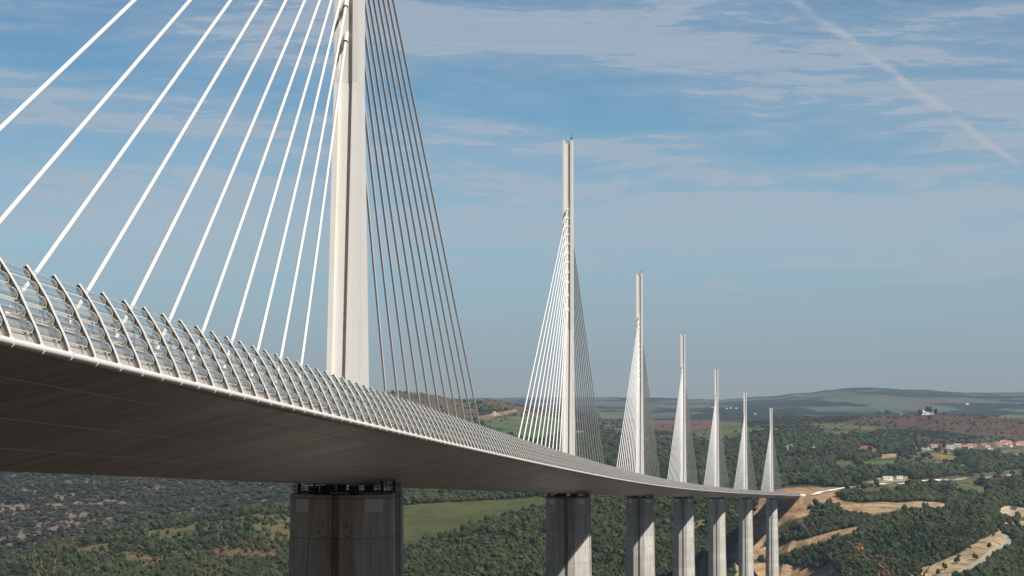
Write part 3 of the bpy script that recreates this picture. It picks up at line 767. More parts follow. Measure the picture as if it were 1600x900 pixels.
# thin the wood so crowns touch but do not pile up
cell = {}
keep = np.zeros(len(x), bool)
for i in range(len(x)):
    k = (int(x[i]//3.9), int(y[i]//3.9))
    if k not in cell: cell[k] = i; keep[i] = True
x, y, z, px, py, d, sc, inv = [q[keep] for q in (x, y, z, px, py, d, sc, inv)]
order = np.argsort(-(sc/d)*inv)
ind = order[:90]; rest = order[90:]
proto_o, proto_b = [], []
for n, i in enumerate(ind):
    me = OAK[n % 5]
    o = link('oak_tree', me); o.location = (x[i], y[i], z[i]); o.scale = [sc[i]]*3; o.rotation_euler = (0, 0, rng.uniform(0, 6.28))
    tag(o, tree_label(px[i], py[i], d[i], ['round dark green oak', 'tall dark green oak', 'broad low green oak', 'slender dark green oak', 'wide spreading green oak'][n % 5]), 'tree', 'oaks of the nearer woods')
    if n < 5: proto_o.append(o)
stuff_points('woodland', x[rest], y[rest], z[rest], sc[rest], proto_o, 'dense dark green oak wood covering the nearer slopes')

# shrubs dotted about the grass and heath: the nearest as things, the rest as ground cover
x, y, z, px, py, d = candidates(150000, 2700, 4400)
sc = rng.uniform(.7, 1.5, len(x))*np.where(rng.random(len(x)) < .25, 1.35, 1.)
for n in range(3):
    i = int(np.argmin(np.hypot(px-[300, 250, 410][n], py-[845, 860, 840][n])))
    gx, gy = hit([[300, 255, 437][n]], [[843, 862, 836][n]])[0]
    o = link('shrub', BUSH[n]); o.location = (gx, gy, float(height(gx, gy))); o.scale = [1.1]*3
    tag(o, ['small round shrub on the yellow grass strip left of nearest pier', 'small shrub on the lowest grassy clearing at left', 'lone shrub on the pale grass close to the nearest pier'][n], 'shrub')
    proto_b.append(o)
left = (px < 640)
stuff_points('scrub', x[left], y[left], z[left], sc[left], proto_b, 'grey green scrub dotted over the pale left hillside')
r_ = ~left
stuff_points('far_woodland', x[r_], y[r_], z[r_], sc[r_]*.95, proto_o+proto_b[:1], 'dark woods and hedges beyond the nearer slopes')
x, y, z, px, py, d = candidates(52000, 4400, 6600)
sc = rng.uniform(.7, 1.5, len(x))
stuff_points('distant_woodland', x, y, z, sc, proto_b, 'distant dark copses on the middle plateau')

# ------------------------------------------------------------------ viaduct deck
S0, S1 = -204., 2256.
SS = list(np.arange(S0, S1, 6.))+[S1]


def sweep(name, prof, m, parent, ss=SS, closed=False, uv=False, smooth=False):
    """profile of (across, up) points drawn along the deck"""
    mb = MB(); n = len(prof)
    for s in ss:
        for e, z in prof: mb.v.append(tuple(path(s, e, z)))
    kk = n if closed else n-1
    for i in range(len(ss)-1):
        for k in range(kk):
            a, b = i*n+k, i*n+(k+1) % n
            mb.f.append((a, b, b+n, a+n)); mb.m.append(0)
    if closed:
        mb.f += [tuple(range(n-1, -1, -1)), tuple(range((len(ss)-1)*n, len(ss)*n))]; mb.m += [0, 0]
    me = mb.mesh(name, m, smooth)
    if closed: fixn(me)
    if uv:
        l = me.uv_layers.new(name='metres'); vi = np.zeros(len(me.loops), np.int32); me.loops.foreach_get('vertex_index', vi)
        sv = np.repeat(ss, n); ev = np.tile([e for e, _ in prof], len(ss))
        l.data.foreach_set('uv', np.stack([sv[vi], ev[vi]], -1).ravel())
    return link(name, me, parent)


def zu(e):
    e = abs(e); return -4.2 if e <= 2.2 else -1.25-(15.3-e)*(4.2-1.25)/(15.3-2.2)


deck = empty('viaduct_deck', path(0), 0, 'long slender steel viaduct deck with pale edge tube and dark underside', 'bridge deck')
def reparent(o):
    o.parent = deck; o.matrix_parent_inverse = Matrix.Translation(-Vector(deck.location)); return o
under = [15.35, 13.4, 13.3, 9.45, 9.35, 5.55, 5.45, 2.2]
half = [(e, zu(e)-(0 if i in (0, 7) else .0)) for i, e in enumerate(under)]
prof = [(15.35, -.25), (15.45, -1.0)]+half+[(-e, z) for e, z in reversed(half)]+[(-15.45, -1.0), (-15.35, -.25)]
reparent(sweep('box_girder', prof, M['deck'], None, closed=True, uv=True))
mb = MB()
for e in (13.35, 9.4, 5.5, -5.5, -9.4, -13.35):           # weld battens along the underside
    for i in range(len(SS)-1):
        a = [path(SS[i], e+o, zu(e)-dz) for o, dz in ((-.035, -.02), (.035, -.02), (.035, .03), (-.035, .03))]
        b = [path(SS[i+1], e+o, zu(e)-dz) for o, dz in ((-.035, -.02), (.035, -.02), (.035, .03), (-.035, .03))]
        mb.add(a+b, [(0, 1, 5, 4), (1, 2, 6, 5), (2, 3, 7, 6), (3, 0, 4, 7)])
reparent(link('weld_batten', fixn(mb.mesh('weld_batten', M['galv']))))
reparent(sweep('road_surface', [(-13.2, -.22), (13.2, -.22)], M['asphalt'], None))
mb = MB()
for e in (-12.6, -1.7, 1.7, 12.6):
    for i in range(len(SS)-1):
        mb.add([path(SS[i], e-.12, -.216), path(SS[i], e+.12, -.216), path(SS[i+1], e+.12, -.216), path(SS[i+1], e-.12, -.216)], [(0, 1, 2, 3)])
for e in (-9.1, -5.4, 5.4, 9.1):
    s = S0
    while s < S1-4:
        mb.add([path(s, e-.08, -.216), path(s, e+.08, -.216), path(s+3, e+.08, -.216), path(s+3, e-.08, -.216)], [(0, 1, 2, 3)]); s += 13
reparent(mb.build('lane_marking', M['white']))
def ring(e, z, r, n=10): return [(e+math.cos(2*math.pi*k/n)*r, z+math.sin(2*math.pi*k/n)*r) for k in range(n)]
SR = [S0+3.2*k for k in range(int((S1-S0)/3.2)+1)]
for sg in (1, -1):
    reparent(sweep('edge_tube', ring(sg*15.9, -1.07, .135, 12), M['white'], None, closed=True, smooth=True))
    reparent(sweep('cornice', [(sg*15.75, -.98), (sg*15.5, -.98), (sg*15.38, -.1), (sg*14.6, .12), (sg*13.2, .12), (sg*13.2, -.3), (sg*15.36, -.3)], M['rib'], None, closed=True))
    for e, zz in ((13.9, .45), (13.9, .78), (13.9, 1.08)):
        reparent(sweep('guard_rail', [(sg*e-.05, zz-.07), (sg*e+.05, zz-.07), (sg*e+.05, zz+.07), (sg*e-.05, zz+.07)], M['galv'], None, closed=True))
for e in (-1.25, 1.25):
    for zz in (.35, .75):
        reparent(sweep('median_rail', [(e-.06, zz-.12), (e+.06, zz-.12), (e+.06, zz+.12), (e-.06, zz+.12)], M['galv'], None, closed=True))
mb = MB()
for s in SR:
    for e in (-13.9, -1.25, 1.25, 13.9):
        p = path(s+.5, e, 0); mb.box(p.x-.07, p.x+.07, p.y-.07, p.y+.07, p.z-.25, p.z+1.12 if abs(e) > 5 else p.z+.85)
reparent(tag(mb.build('rail_post', M['galv']), kind='stuff'))
mb = MB()
for s in SR:
    for ds, w_ in ((.55, .13), (2.55, .05)):
        for sg in (1, -1):
            vs = []
            for q in (s+ds-w_, s+ds+w_):
                vs += [path(q, sg*15.42, -.97), path(q, sg*15.70, -.97), path(q, sg*15.50, -.02), path(q, sg*15.22, -.02)]
            mb.add(vs, [(0, 3, 2, 1), (4, 5, 6, 7), (0, 1, 5, 4), (1, 2, 6, 5), (2, 3, 7, 6), (3, 0, 4, 7)])
reparent(tag(link('cornice_bracket', fixn(mb.mesh('cornice_bracket', M['web']))), kind='stuff'))
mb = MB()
for zz in (-.72, -.45, -.2):  # flat black strips stand in for the shade of grooves in the cornice
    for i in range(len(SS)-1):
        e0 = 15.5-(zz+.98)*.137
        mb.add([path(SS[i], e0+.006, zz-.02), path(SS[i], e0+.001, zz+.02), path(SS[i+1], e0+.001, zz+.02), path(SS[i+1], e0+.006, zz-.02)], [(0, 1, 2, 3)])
reparent(mb.build('groove_shade_strip', M['black']))
# abutments
for s0, s1, lab in ((S0-14, S0-.05, 'near'), (S1+.05, S1+12, 'far')):
    c = path((s0+s1)/2); zb = -60. if lab == 'near' else -26.
    mb = MB(); L = (s1-s0)/2
    mb.box(-9.5, 9.5, -L, L, zb, -4.3); mb.box(-15.9, 15.9, -L, L, -4.3, -.3)
    ab = mb.build('abutment', M['concrete']); ab.location = c; ab.rotation_euler = (0, 0, -head((s0+s1)/2))
    tag(ab, 'pale concrete abutment block carrying the far end of the deck' if lab == 'far' else 'concrete abutment under the near end of the deck', 'abutment')

# ------------------------------------------------------------------ wind screens
OUT = [(15.93, -1.12), (15.90, -.82), (15.72, -.38), (15.44, .2), (15.16, .8), (14.82, 1.36), (14.45, 1.9)]


def rib_pt(u):
    """point and inward normal on the rib's outer edge, u from foot to tip"""
    L = [0]
    for a, b in zip(OUT[:-1], OUT[1:]): L.append(L[-1]+math.hypot(b[0]-a[0], b[1]-a[1]))
    q = u*L[-1]
    for i in range(len(OUT)-1):
        if q <= L[i+1] or i == len(OUT)-2:
            f = (q-L[i])/(L[i+1]-L[i]); a, b = OUT[i], OUT[i+1]
            tx, tz = (b[0]-a[0])/(L[i+1]-L[i]), (b[1]-a[1])/(L[i+1]-L[i])
            return a[0]+(b[0]-a[0])*f, a[1]+(b[1]-a[1])*f, tx, tz


SLAT_U = [.255, .425, .60, .775, .925]


def rib_mesh(sg, detail=True):
    mb = MB(); U = np.linspace(0, 1, 13 if detail else 6); pts = []
    sec = []
    for u in U:
        x_, z_, tx, tz = rib_pt(u); nx, nz = -tz, tx                 # inward
        d = .235 if u > .08 else .19
        if u > .96: d = .16
        sec.append((x_, z_, nx, nz, d))
    # web
    fr = []
    for (x_, z_, nx, nz, d) in sec:
        fr.append([(sg*x_, -.012, z_), (sg*(x_+nx*d), -.012, z_+nz*d), (sg*(x_+nx*d), .012, z_+nz*d), (sg*x_, .012, z_)])
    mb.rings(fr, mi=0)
    # outer flange
    fr = []
    for (x_, z_, nx, nz, d) in sec:
        fr.append([(sg*(x_-nx*.03), -.085, z_-nz*.03), (sg*x_, -.085, z_), (sg*x_, .085, z_), (sg*(x_-nx*.03), .085, z_-nz*.03)])
    mb.rings(fr, mi=1)
    if detail:
        for u in SLAT_U:
            x_, z_, tx, tz = rib_pt(u); nx, nz = -tz, tx; cx, cz = x_+nx*.17, z_+nz*.17
            for r0, r1, mi, y0 in ((.145, .175, 2, -.022), (.118, .145, 3, -.026)):
                n = 9
                for k in range(n):
                    t0, t1 = [-1.6+3.2*(k+j)/n for j in (0, 1)]
                    q = []
                    for rr, tt in ((r0, t0), (r1, t0), (r1, t1), (r0, t1)):
                        q.append((cx-nx*math.cos(tt)*rr*.85+tx*math.sin(tt)*rr*1.4, cz-nz*math.cos(tt)*rr*.85+tz*math.sin(tt)*rr*1.4))
                    mb.add([(sg*a, y, b) for y in (y0, y0-.04) for a, b in q], [(0, 1, 2, 3), (4, 7, 6, 5), (0, 4, 5, 1), (1, 5, 6, 2), (2, 6, 7, 3), (3, 7, 4, 0)], mi)
    # foot strap round the edge tube
    n = 10; r0, r1 = .137, .165
    for k in range(n):
        t0, t1 = [-2.6+4.2*(k+j)/n for j in (0, 1)]
        q = [(15.9+math.cos(tt)*rr, -1.07+math.sin(tt)*rr) for rr, tt in ((r0, t0), (r1, t0), (r1, t1), (r0, t1))]
        mb.add([(sg*a, y, b) for y in (-.06, .06) for a, b in q], [(0, 3, 2, 1), (4, 5, 6, 7), (1, 2, 6, 5)], 1)
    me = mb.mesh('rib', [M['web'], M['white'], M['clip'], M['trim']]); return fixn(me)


for sg, lab in ((1, 'curved transparent wind screen on white ribs along the deck edge facing us'), (-1, 'curved transparent wind screen on the far edge of the deck, seen through the nearer one')):
    ws = empty('wind_screen', path(0, sg*15.9, -1.), 0, lab, 'wind screen')
    inv = Matrix.Translation(-Vector(ws.location))
    rm = rib_mesh(sg)
    for k, s in enumerate(SR[:100]):
        o = link('rib', rm, ws); o.matrix_parent_inverse = inv; o.location = path(s); o.rotation_euler = (0, 0, -head(s))
    # remaining ribs, far away, as one part
    base = rib_mesh(sg, False); nv = len(base.vertices); co = np.zeros(nv*3); base.vertices.foreach_get('co', co); co = co.reshape(-1, 3)
    fs = [tuple(p.vertices) for p in base.polygons]; mi = [p.material_index for p in base.polygons]
    mb = MB()
    for s in SR[100:]:
        a = head(s); p = path(s); c, s_ = math.cos(a), math.sin(a)
        X = co[:, 0]*c+co[:, 1]*s_+p.x; Y = -co[:, 0]*s_+co[:, 1]*c+p.y; Z = co[:, 2]+p.z
        b = len(mb.v); mb.v += list(zip(X.tolist(), Y.tolist(), Z.tolist())); mb.f += [tuple(b+i for i in f) for f in fs]; mb.m += mi
    o = mb.build('rib', [M['web'], M['white'], M['clip'], M['trim']], ws); o.matrix_parent_inverse = inv; tag(o, kind='stuff')
    for u in SLAT_U:
        x_, z_, tx, tz = rib_pt(u); nx, nz = -tz, tx; cx, cz = x_+nx*.17, z_+nz*.17
        pr = []
        for k in range(7):
            tt = -1.45+2.9*k/6
            pr.append((sg*(cx-nx*math.cos(tt)*.13+tx*math.sin(tt)*.23), cz-nz*math.cos(tt)*.13+tz*math.sin(tt)*.23))
        o = sweep('transparent_slat', pr, M['acrylic'], ws, ss=SR, smooth=True); o.matrix_parent_inverse = inv
        for q in (pr[0], pr[-1]):
            o = sweep('slat_edge', [(q[0]-sg*.012, q[1]-.012), (q[0]+sg*.012, q[1]-.012), (q[0]+sg*.012, q[1]+.012), (q[0]-sg*.012, q[1]+.012)], M['trim'], ws, ss=SR, closed=True); o.matrix_parent_inverse = inv

# ------------------------------------------------------------------ masts with their stays
HM = 86.8
ANCH = [43.1, 46.7, 50.0, 52.6, 55.2, 57.6, 59.9, 62.2, 64.4, 66.5, 68.7]
HW, RW, RD = 1.25, .70, .38


def leg_geo(z):
    """outer and inner distance from the mast's centre along the deck"""
    f = max(0., (38-z)/38)
    return 2.6+4.65*f, 0.05+1.0*f


def mast_meshes():
    out = {}
    for sg in (-1, 1):
        rs = []
        for z in (-.2, 6, 12, 19, 26, 32, 38):
            o_, i_ = leg_geo(z); r = [(-HW, sg*o_, z), (-RW, sg*o_, z), (-RW, sg*(o_-RD), z), (RW, sg*(o_-RD), z), (RW, sg*o_, z), (HW, sg*o_, z), (HW, sg*i_, z), (-HW, sg*i_, z)]
            rs.append(r)
        mb = MB(); mb.rings(rs); out['leg', sg] = fixn(mb.mesh('leg', M['mast']))
    mb = MB(); rs = []
    for z in (38.02, 50, 62, 74, HM-1.):
        o_ = 2.6-.6*(z-38)/49
        rs.append([(-HW, -o_, z), (-RW, -o_, z), (-RW, -o_+RD, z), (RW, -o_+RD, z), (RW, -o_, z), (HW, -o_, z), (HW, o_, z), (RW, o_, z), (RW, o_-RD, z), (-RW, o_-RD, z), (-RW, o_, z), (-HW, o_, z)])
    mb.rings(rs)
    for sx in (-1, 1):
        a, b = sorted((sx*HW, sx*RW)); mb.box(a, b, -2., 2., HM-1.002, HM)
    out['shaft'] = fixn(mb.mesh('shaft', M['mast']))
    mb = MB()
    for k in range(6):
        xx = -.6+.24*k; mb.box(xx-.03, xx+.03, -1.55, -1.5, HM-1., HM-.08)
    for zz in (HM-.75, HM-.45, HM-.12): mb.box(-.66, .66, -1.49, -1.44, zz-.03, zz+.03)
    out['grille'] = mb.mesh('top_grille', M['grey'])
    mb = MB(); mb.tube((.97, -1.2, HM), (.97, -1.2, HM+.35), .2, 10); mb.tube((.97, -1.2, HM+.35), (.97, -1.2, HM+.75), .17, 10, .1)
    out['lamp'] = mb.mesh('warning_light', M['black'])
    mb = MB(); mb.tube((1.1, -.4, HM), (1.1, -.4, HM+2.0), .035, 6); mb.tube((1.1, -.4, HM+1.9), (1.1, -.4, HM+2.15), .09, 6)
    out['rod'] = mb.mesh('lightning_rod', M['black'])
    for sg in (-1, 1):
        for k, za in enumerate(ANCH):
            o_ = 2.6-.6*(za-38)/49-RD
            yb = sg*(32.5+11.55*k); p = Vector((0, sg*o_, za)); q = Vector((KAP*yb*yb/2, yb, SL*yb+.3)); d = (q-p).normalized()
            mb = MB(); mb.tube(p+d*.1, q, .14, 10, caps=False, mi=0)
            out['stay', sg, k] = mb.mesh('stay_cable', M['stay'], True)
            mb = MB(); mb.tube(p-d*.2, p+d*1.05, .25, 12, mi=0); mb.tube(p+d*1.05, p+d*1.16, .235, 12, mi=1)
            out['tube', sg, k] = fixn(mb.mesh('anchor_tube', [M['mast'], M['black']]))
            mb = MB(); mb.tube(q-d*3.6, q+d*.6, .2, 12, mi=0)
            out['foot', sg, k] = mb.mesh('anchor_sleeve', M['white'])
    # formwork holes beside the anchorages
    mb = MB()
    for za in ANCH:
        o_ = 2.6-.6*(za-39)/49-RD; mb.tube((-.45, -o_-.012, za-1.1), (-.45, -o_+.05, za-1.1), .05, 8)
    out['holes'] = mb.mesh('drain_hole', M['black'])
    return out


MM = mast_meshes()
ordw = ['nearest', 'second nearest', 'third nearest', 'middle', 'fifth', 'second farthest', 'farthest']
mlab = ['tallest looking white mast, nearest to us, its top above the frame',
        'white mast second from the left, its whole height in view',
        'white mast third from the left with a narrow cone of stays',
        'white mast fourth from the left, midway in the row of seven',
        'white mast fifth from the left, between the fourth mast and the last pair',
        'white mast sixth from the left, last but one towards the far plateau',
        'smallest looking white mast, rightmost and farthest, close to the far abutment']
for i in range(7):
    s = 342.*i; a = head(s)
    m = empty('mast', path(s), -a, mlab[i], 'mast', 'cable stayed masts of the viaduct')
    for sg in (-1, 1): link('leg', MM['leg', sg], m)
    sh = link('shaft', MM['shaft'], m)
    link('top_grille', MM['grille'], sh); link('warning_light', MM['lamp'], sh); link('lightning_rod', MM['rod'], sh)
    if i < 2: link('drain_hole', MM['holes'], sh)
    for sg in (-1, 1):
        for k in range(11):
            c = link('stay_cable', MM['stay', sg, k], m)
            link('anchor_tube', MM['tube', sg, k], c)
            if i < 3: link('anchor_sleeve', MM['foot', sg, k], c)

# ------------------------------------------------------------------ piers
plab = ['massive shaded concrete pier nearest to us, wholly in the shadow of the deck',
        'second concrete pier from the left, a sunlit wedge at its lower right corner',
        'third concrete pier from the left, sunlit over its lower right half',
        'fourth concrete pier from the left, pale lower half and dark top',
        'fifth concrete pier from the left, slender with a dark central groove',
        'sixth concrete pier from the left, slender and mostly sunlit',
        'rightmost concrete pier, last before the abutment on the bare slope']
for i in range(7):
    s = 342.*i; a = head(s); p = path(s); zt = -DP
    zb = min(float(height(*(path(s, e_, 0).xy))) for e_ in (-8, 0, 8))-p.z-4
    H = zt-zb
    pr = empty('pier', path(s, 0, zb), -a, plab[i], 'pier', 'concrete piers of the viaduct')
    for sg in (-1, 1):
        plan = [(-5.3, 4.1), (-2.1, 7.9), (-.42, 8.), (-.42, 6.9), (.42, 6.9), (.42, 8.), (2.1, 7.9), (5.3, 4.1), (5.3, 2.3), (-5.3, 2.3)]
        zs = [zt, zt-1.6, zt-12, zt-40, zt-88] + ([zb] if H > 88.5 else [])
        zs = [q for q in zs if q > zb]+[zb]
        zs = sorted(set(zs), reverse=True); rs = []
        for q in zs:
            f = 1+.0028*(zt-q); rs.append([(x_*f, sg*(y_+.010*(zt-q)) if y_ > 3 else sg*y_, q-zb) for x_, y_ in plan])
        mb = MB(); mb.rings(rs[::-1]); me = fixn(mb.mesh('shaft', M['concrete']))
        sh = link('shaft', me, pr)
        # pale bearing-plinth panels, form tie holes on the outer face
        for sx in (-1, 1):
            ux, uy = 3.2/4.968, -3.8/4.968          # along the wing
            c = Vector((sx*(2.1+3.2*.47), sg*(7.9-3.8*.47), 0)); tdir = Vector((sx*ux, sg*uy, 0)); n_ = Vector((sx*3.8/4.968, sg*3.2/4.968, 0))
            mb = MB(); vs = []
            for o_ in (-.10, .11):
                for du, dz in ((-1.25, -1.75), (1.25, -1.75), (1.25, -.42), (-1.25, -.42)):
                    q = c+tdir*du+n_*o_; vs.append((q.x, q.y, zt-zb+dz))
            mb.add(vs, [(0, 3, 2, 1), (4, 5, 6, 7), (0, 1, 5, 4), (1, 2, 6, 5), (2, 3, 7, 6), (3, 0, 4, 7)])
            link('plinth_panel', fixn(mb.mesh('plinth_panel', M['panel'])), sh)
            if i < 3 and sg < 0:
                mb = MB()
                for hx, hz in ((1.15, -3.1), (1.5, -3.65), (1.15, -4.2)):
                    mb.tube((sx*(hx+.1), sg*8.03, zt-zb+hz), (sx*(hx+.1), sg*7.6, zt-zb+hz), .085, 8)
                link('tie_hole', mb.mesh('tie_hole', M['black']), sh)
    # bearings: black pots on both shafts, and the gallery railing round the head
    for sg in (-1, 1):
        mb = MB()
        for sx in (-1, 1):
            mb.tube((sx*1.5, sg*5.2, zt-zb), (sx*1.5, sg*5.2, zt-zb+.92), .55, 12)
            mb.box(sx*4.3-.14, sx*4.3+.14, sg*4.6-.14, sg*4.6+.14, zt-zb, zt-zb+1.4)
        mb.box(-3.2, -2.2, sg*5.2-.5, sg*5.2+.5, zt-zb+.02, zt-zb+.88)
        link('bearing', fixn(mb.mesh('bearing', M['black'])), pr)
    mb = MB(); loop = [(-5.1, 4.1), (-2.1, 7.8), (2.1, 7.8), (5.1, 4.1), (5.1, -4.1), (2.1, -7.8), (-2.1, -7.8), (-5.1, -4.1)]
    for j in range(8):
        A, B = Vector((*loop[j], zt-zb)), Vector((*loop[(j+1) % 8], zt-zb)); n_ = max(2, int((B-A).length/.55))
        for k in range(n_):
            q = A.lerp(B, k/n_); hh = 1.15 if abs(q.x) > 3 else .85; mb.tube(q, q+Vector((0, 0, hh)), .025, 4)
        for hh in (.4, .8): mb.tube(A+Vector((0, 0, hh)), B+Vector((0, 0, hh)), .03, 4)
        mb.tube(A+Vector((0, 0, .04)), B+Vector((0, 0, .04)), .09, 4)
    link('railing', mb.mesh('railing', M['darkrail']), pr)

# ------------------------------------------------------------------ buildings


def house(px, py, wpx, hpx, label, roof='roof', wall='wall', cat='house', group=None, rz=None, gable=True, depth=.7, name='house'):
    gx, gy = hit([px], [py], 2400)[0]; dist = math.hypot(gx, gy); k = dist/F_PX
    W, Hh = wpx*k, hpx*k; D = W*depth
    rz = random.uniform(-.35, .35) if rz is None else rz
    h = empty(name, (gx, gy, float(height(gx, gy))), rz, label, cat, group)
    wh = Hh*(.58 if gable else .97)
    mb = MB(); mb.box(-W/2, W/2, -D/2, D/2, -3, wh); 
    if gable: mb.add([(-W/2, -D/2, wh), (-W/2, D/2, wh), (-W/2, 0, Hh*.97), (W/2, -D/2, wh), (W/2, D/2, wh), (W/2, 0, Hh*.97)], [(0, 2, 1), (3, 4, 5)])
    wl = mb.build('wall', M[wall], h)
    mb = MB(); o_ = .35
    if gable:
        for sg in (-1, 1):
            z0 = wh-.25; vs = []
            for zz in (0, .28): vs += [(-W/2-o_, sg*(D/2+.5), z0+zz), (W/2+o_, sg*(D/2+.5), z0+zz), (W/2+o_, 0, Hh+zz), (-W/2-o_, 0, Hh+zz)]
            mb.add(vs, [(0, 1, 2, 3), (4, 7, 6, 5), (0, 4, 5, 1), (1, 5, 6, 2), (2, 6, 7, 3), (3, 7, 4, 0)])
    else: mb.box(-W/2-o_, W/2+o_, -D/2-o_, D/2+o_, wh, wh+.4)
    rf = link('roof', fixn(mb.mesh('roof', M[roof])), h)
    if gable:
        mb = MB(); mb.box(W*.22, W*.22+.8, -.4, .4, Hh-.6, Hh+1.2); mb.build('chimney', M[wall], rf)
    n = max(2, int(W/4))
    for q in range(n):
        xx = -W/2+W*(q+.5)/n; mb = MB(); mb.box(xx-.5, xx+.5, -D/2-.04, -D/2+.02, wh*.35, wh*.35+1.4); mb.build('window', M['glass'], wl)
    return h


house(1440, 648, 9, 7, 'tall white house on the crest of the brown hill', 'roofgrey', 'wallw', rz=.1, gable=False)
house(1449, 648, 8, 5, 'low white wing beside the tall white house on the brown hill', 'roofgrey', 'wallw', gable=True, rz=.1)
house(1457, 648, 4, 3, 'small white outbuilding right of the hilltop house, by its dark trees', 'roofgrey', 'wallw')
house(1408, 648.5, 3, 2, 'tiny pale hut left of the hilltop house', 'roofgrey', 'wallw')
for a in VILLAGE:
    house(*a[:4], a[4], a[5], a[6], group='houses of the village below the brown hill')
house(1384, 750, 11, 5.5, 'beige flat roofed control building beside the motorway', 'panel', 'wall', 'building', gable=False, rz=.15, name='control_building')
house(1391.5, 750.5, 6, 6, 'white block at the right end of the beige control building', 'panel', 'wallw', 'building', gable=False, rz=.15, name='control_building')
house(1405, 748, 10, 4, 'low white building on the sandy yard by the motorway', 'panel', 'wallw', 'building', gable=False, rz=.1, name='control_building')
house(1577, 746, 5, 4, 'white tent roofed hut beside the right hand road', 'wallw', 'wallw', 'hut', name='hut')
house(773, 648.5, 5, 5, 'pale tall farmhouse on the bare ridge between the first two masts', 'roofgrey', 'wallw', rz=0., gable=True)
house(778, 649, 4, 3, 'small pale barn right of the farmhouse on the bare ridge', 'roofgrey', 'wall', rz=0.)
house(905, 676.5, 13, 2.6, 'long orange roofed barn behind the stays of the second mast', 'roof', 'wall', rz=0., depth=.3)
house(897, 677.5, 4, 2.4, 'small pale shed left of the long orange roofed barn', 'roofgrey', 'wallw', rz=0.)
for k, (a, b) in enumerate([(1511, 632.5), (1180, 647.5), (1142, 638), (1136, 639), (1150, 638.5), (1113, 637.5)]):
    house(a, b, 5 if k == 0 else 3.5, 2.6 if k == 0 else 1.6, ['far white farm on the blue hillside at right', 'far white house between the fifth and sixth masts', 'far pale house in the distant town, middle of three',
          'far pale house in the distant town, left of three', 'far pale house in the distant town, right of three', 'far pale house just left of the fifth mast tip'][k], 'roofgrey', 'wallw', rz=.2)
# trees round the hilltop house
for k, (a, b, s_, lb) in enumerate([(1438.5, 649, 2.2, 'dark tree left of the hilltop house'), (1452.5, 648, 2.9, 'dark round tree between the hilltop house and its outbuilding'), (1447, 647.2, 2.4, 'dark tree just behind the hilltop house'),
                                    (1462, 648, 1.9, 'dark tree right of the hilltop outbuilding'), (1454, 656, 2.3, 'dark lone tree on the slope below the hilltop house'),
                                    (1374, 648.2, 1.9, 'lone dark tree on the left shoulder of the brown hill'), (1386, 647.6, 2.2, 'pair of dark trees on the brown hill, left one'), (1389, 647.4, 2.4, 'pair of dark trees on the brown hill, right one')]):
    gx, gy = hit([a], [b], 2400)[0]; o = link('oak_tree', OAK[k % 5]); o.location = (gx, gy, float(height(gx, gy))); o.scale = [s_]*3; tag(o, lb, 'tree')
# lattice pylons
for k, (a, b) in enumerate([(1231, 712), (1237, 711), (1271, 713)]):
    gx, gy = hit([a], [b], 2400)[0]; P = empty('power_pylon', (gx, gy, float(height(gx, gy))), .3, ['thin pale power pylon, left one of the pair right of the last mast', 'thin pale power pylon, right one of the pair right of the last mast', 'thin pale power pylon standing alone right of the pair'][k], 'pylon', 'power pylons')
    mb = MB()
    for sx in (-1, 1):
        for sy in (-1, 1): mb.tube((sx*1.6, sy*1.6, -1), (sx*.2, sy*.2, 17), .16, 5)
    for q in range(5):
        z0, z1 = q*3.4, q*3.4+3.4; w0, w1 = 1.6-1.4*z0/17, 1.6-1.4*z1/17
        for sy in (-1, 1): mb.tube((-w0, sy*w0, z0), (w1, sy*w1, z1), .1, 4); mb.tube((w0, sy*w0, z0), (-w1, sy*w1, z1), .1, 4)
    mb.build('lattice_tower', M['galv'], P)
    mb = MB(); mb.tube((-3.5, 0, 14), (3.5, 0, 14), .16, 5); mb.tube((-2.5, 0, 16.5), (2.5, 0, 16.5), .14, 5); mb.build('crossarm', M['galv'], P)

# ------------------------------------------------------------------ bare twigs on the near slope


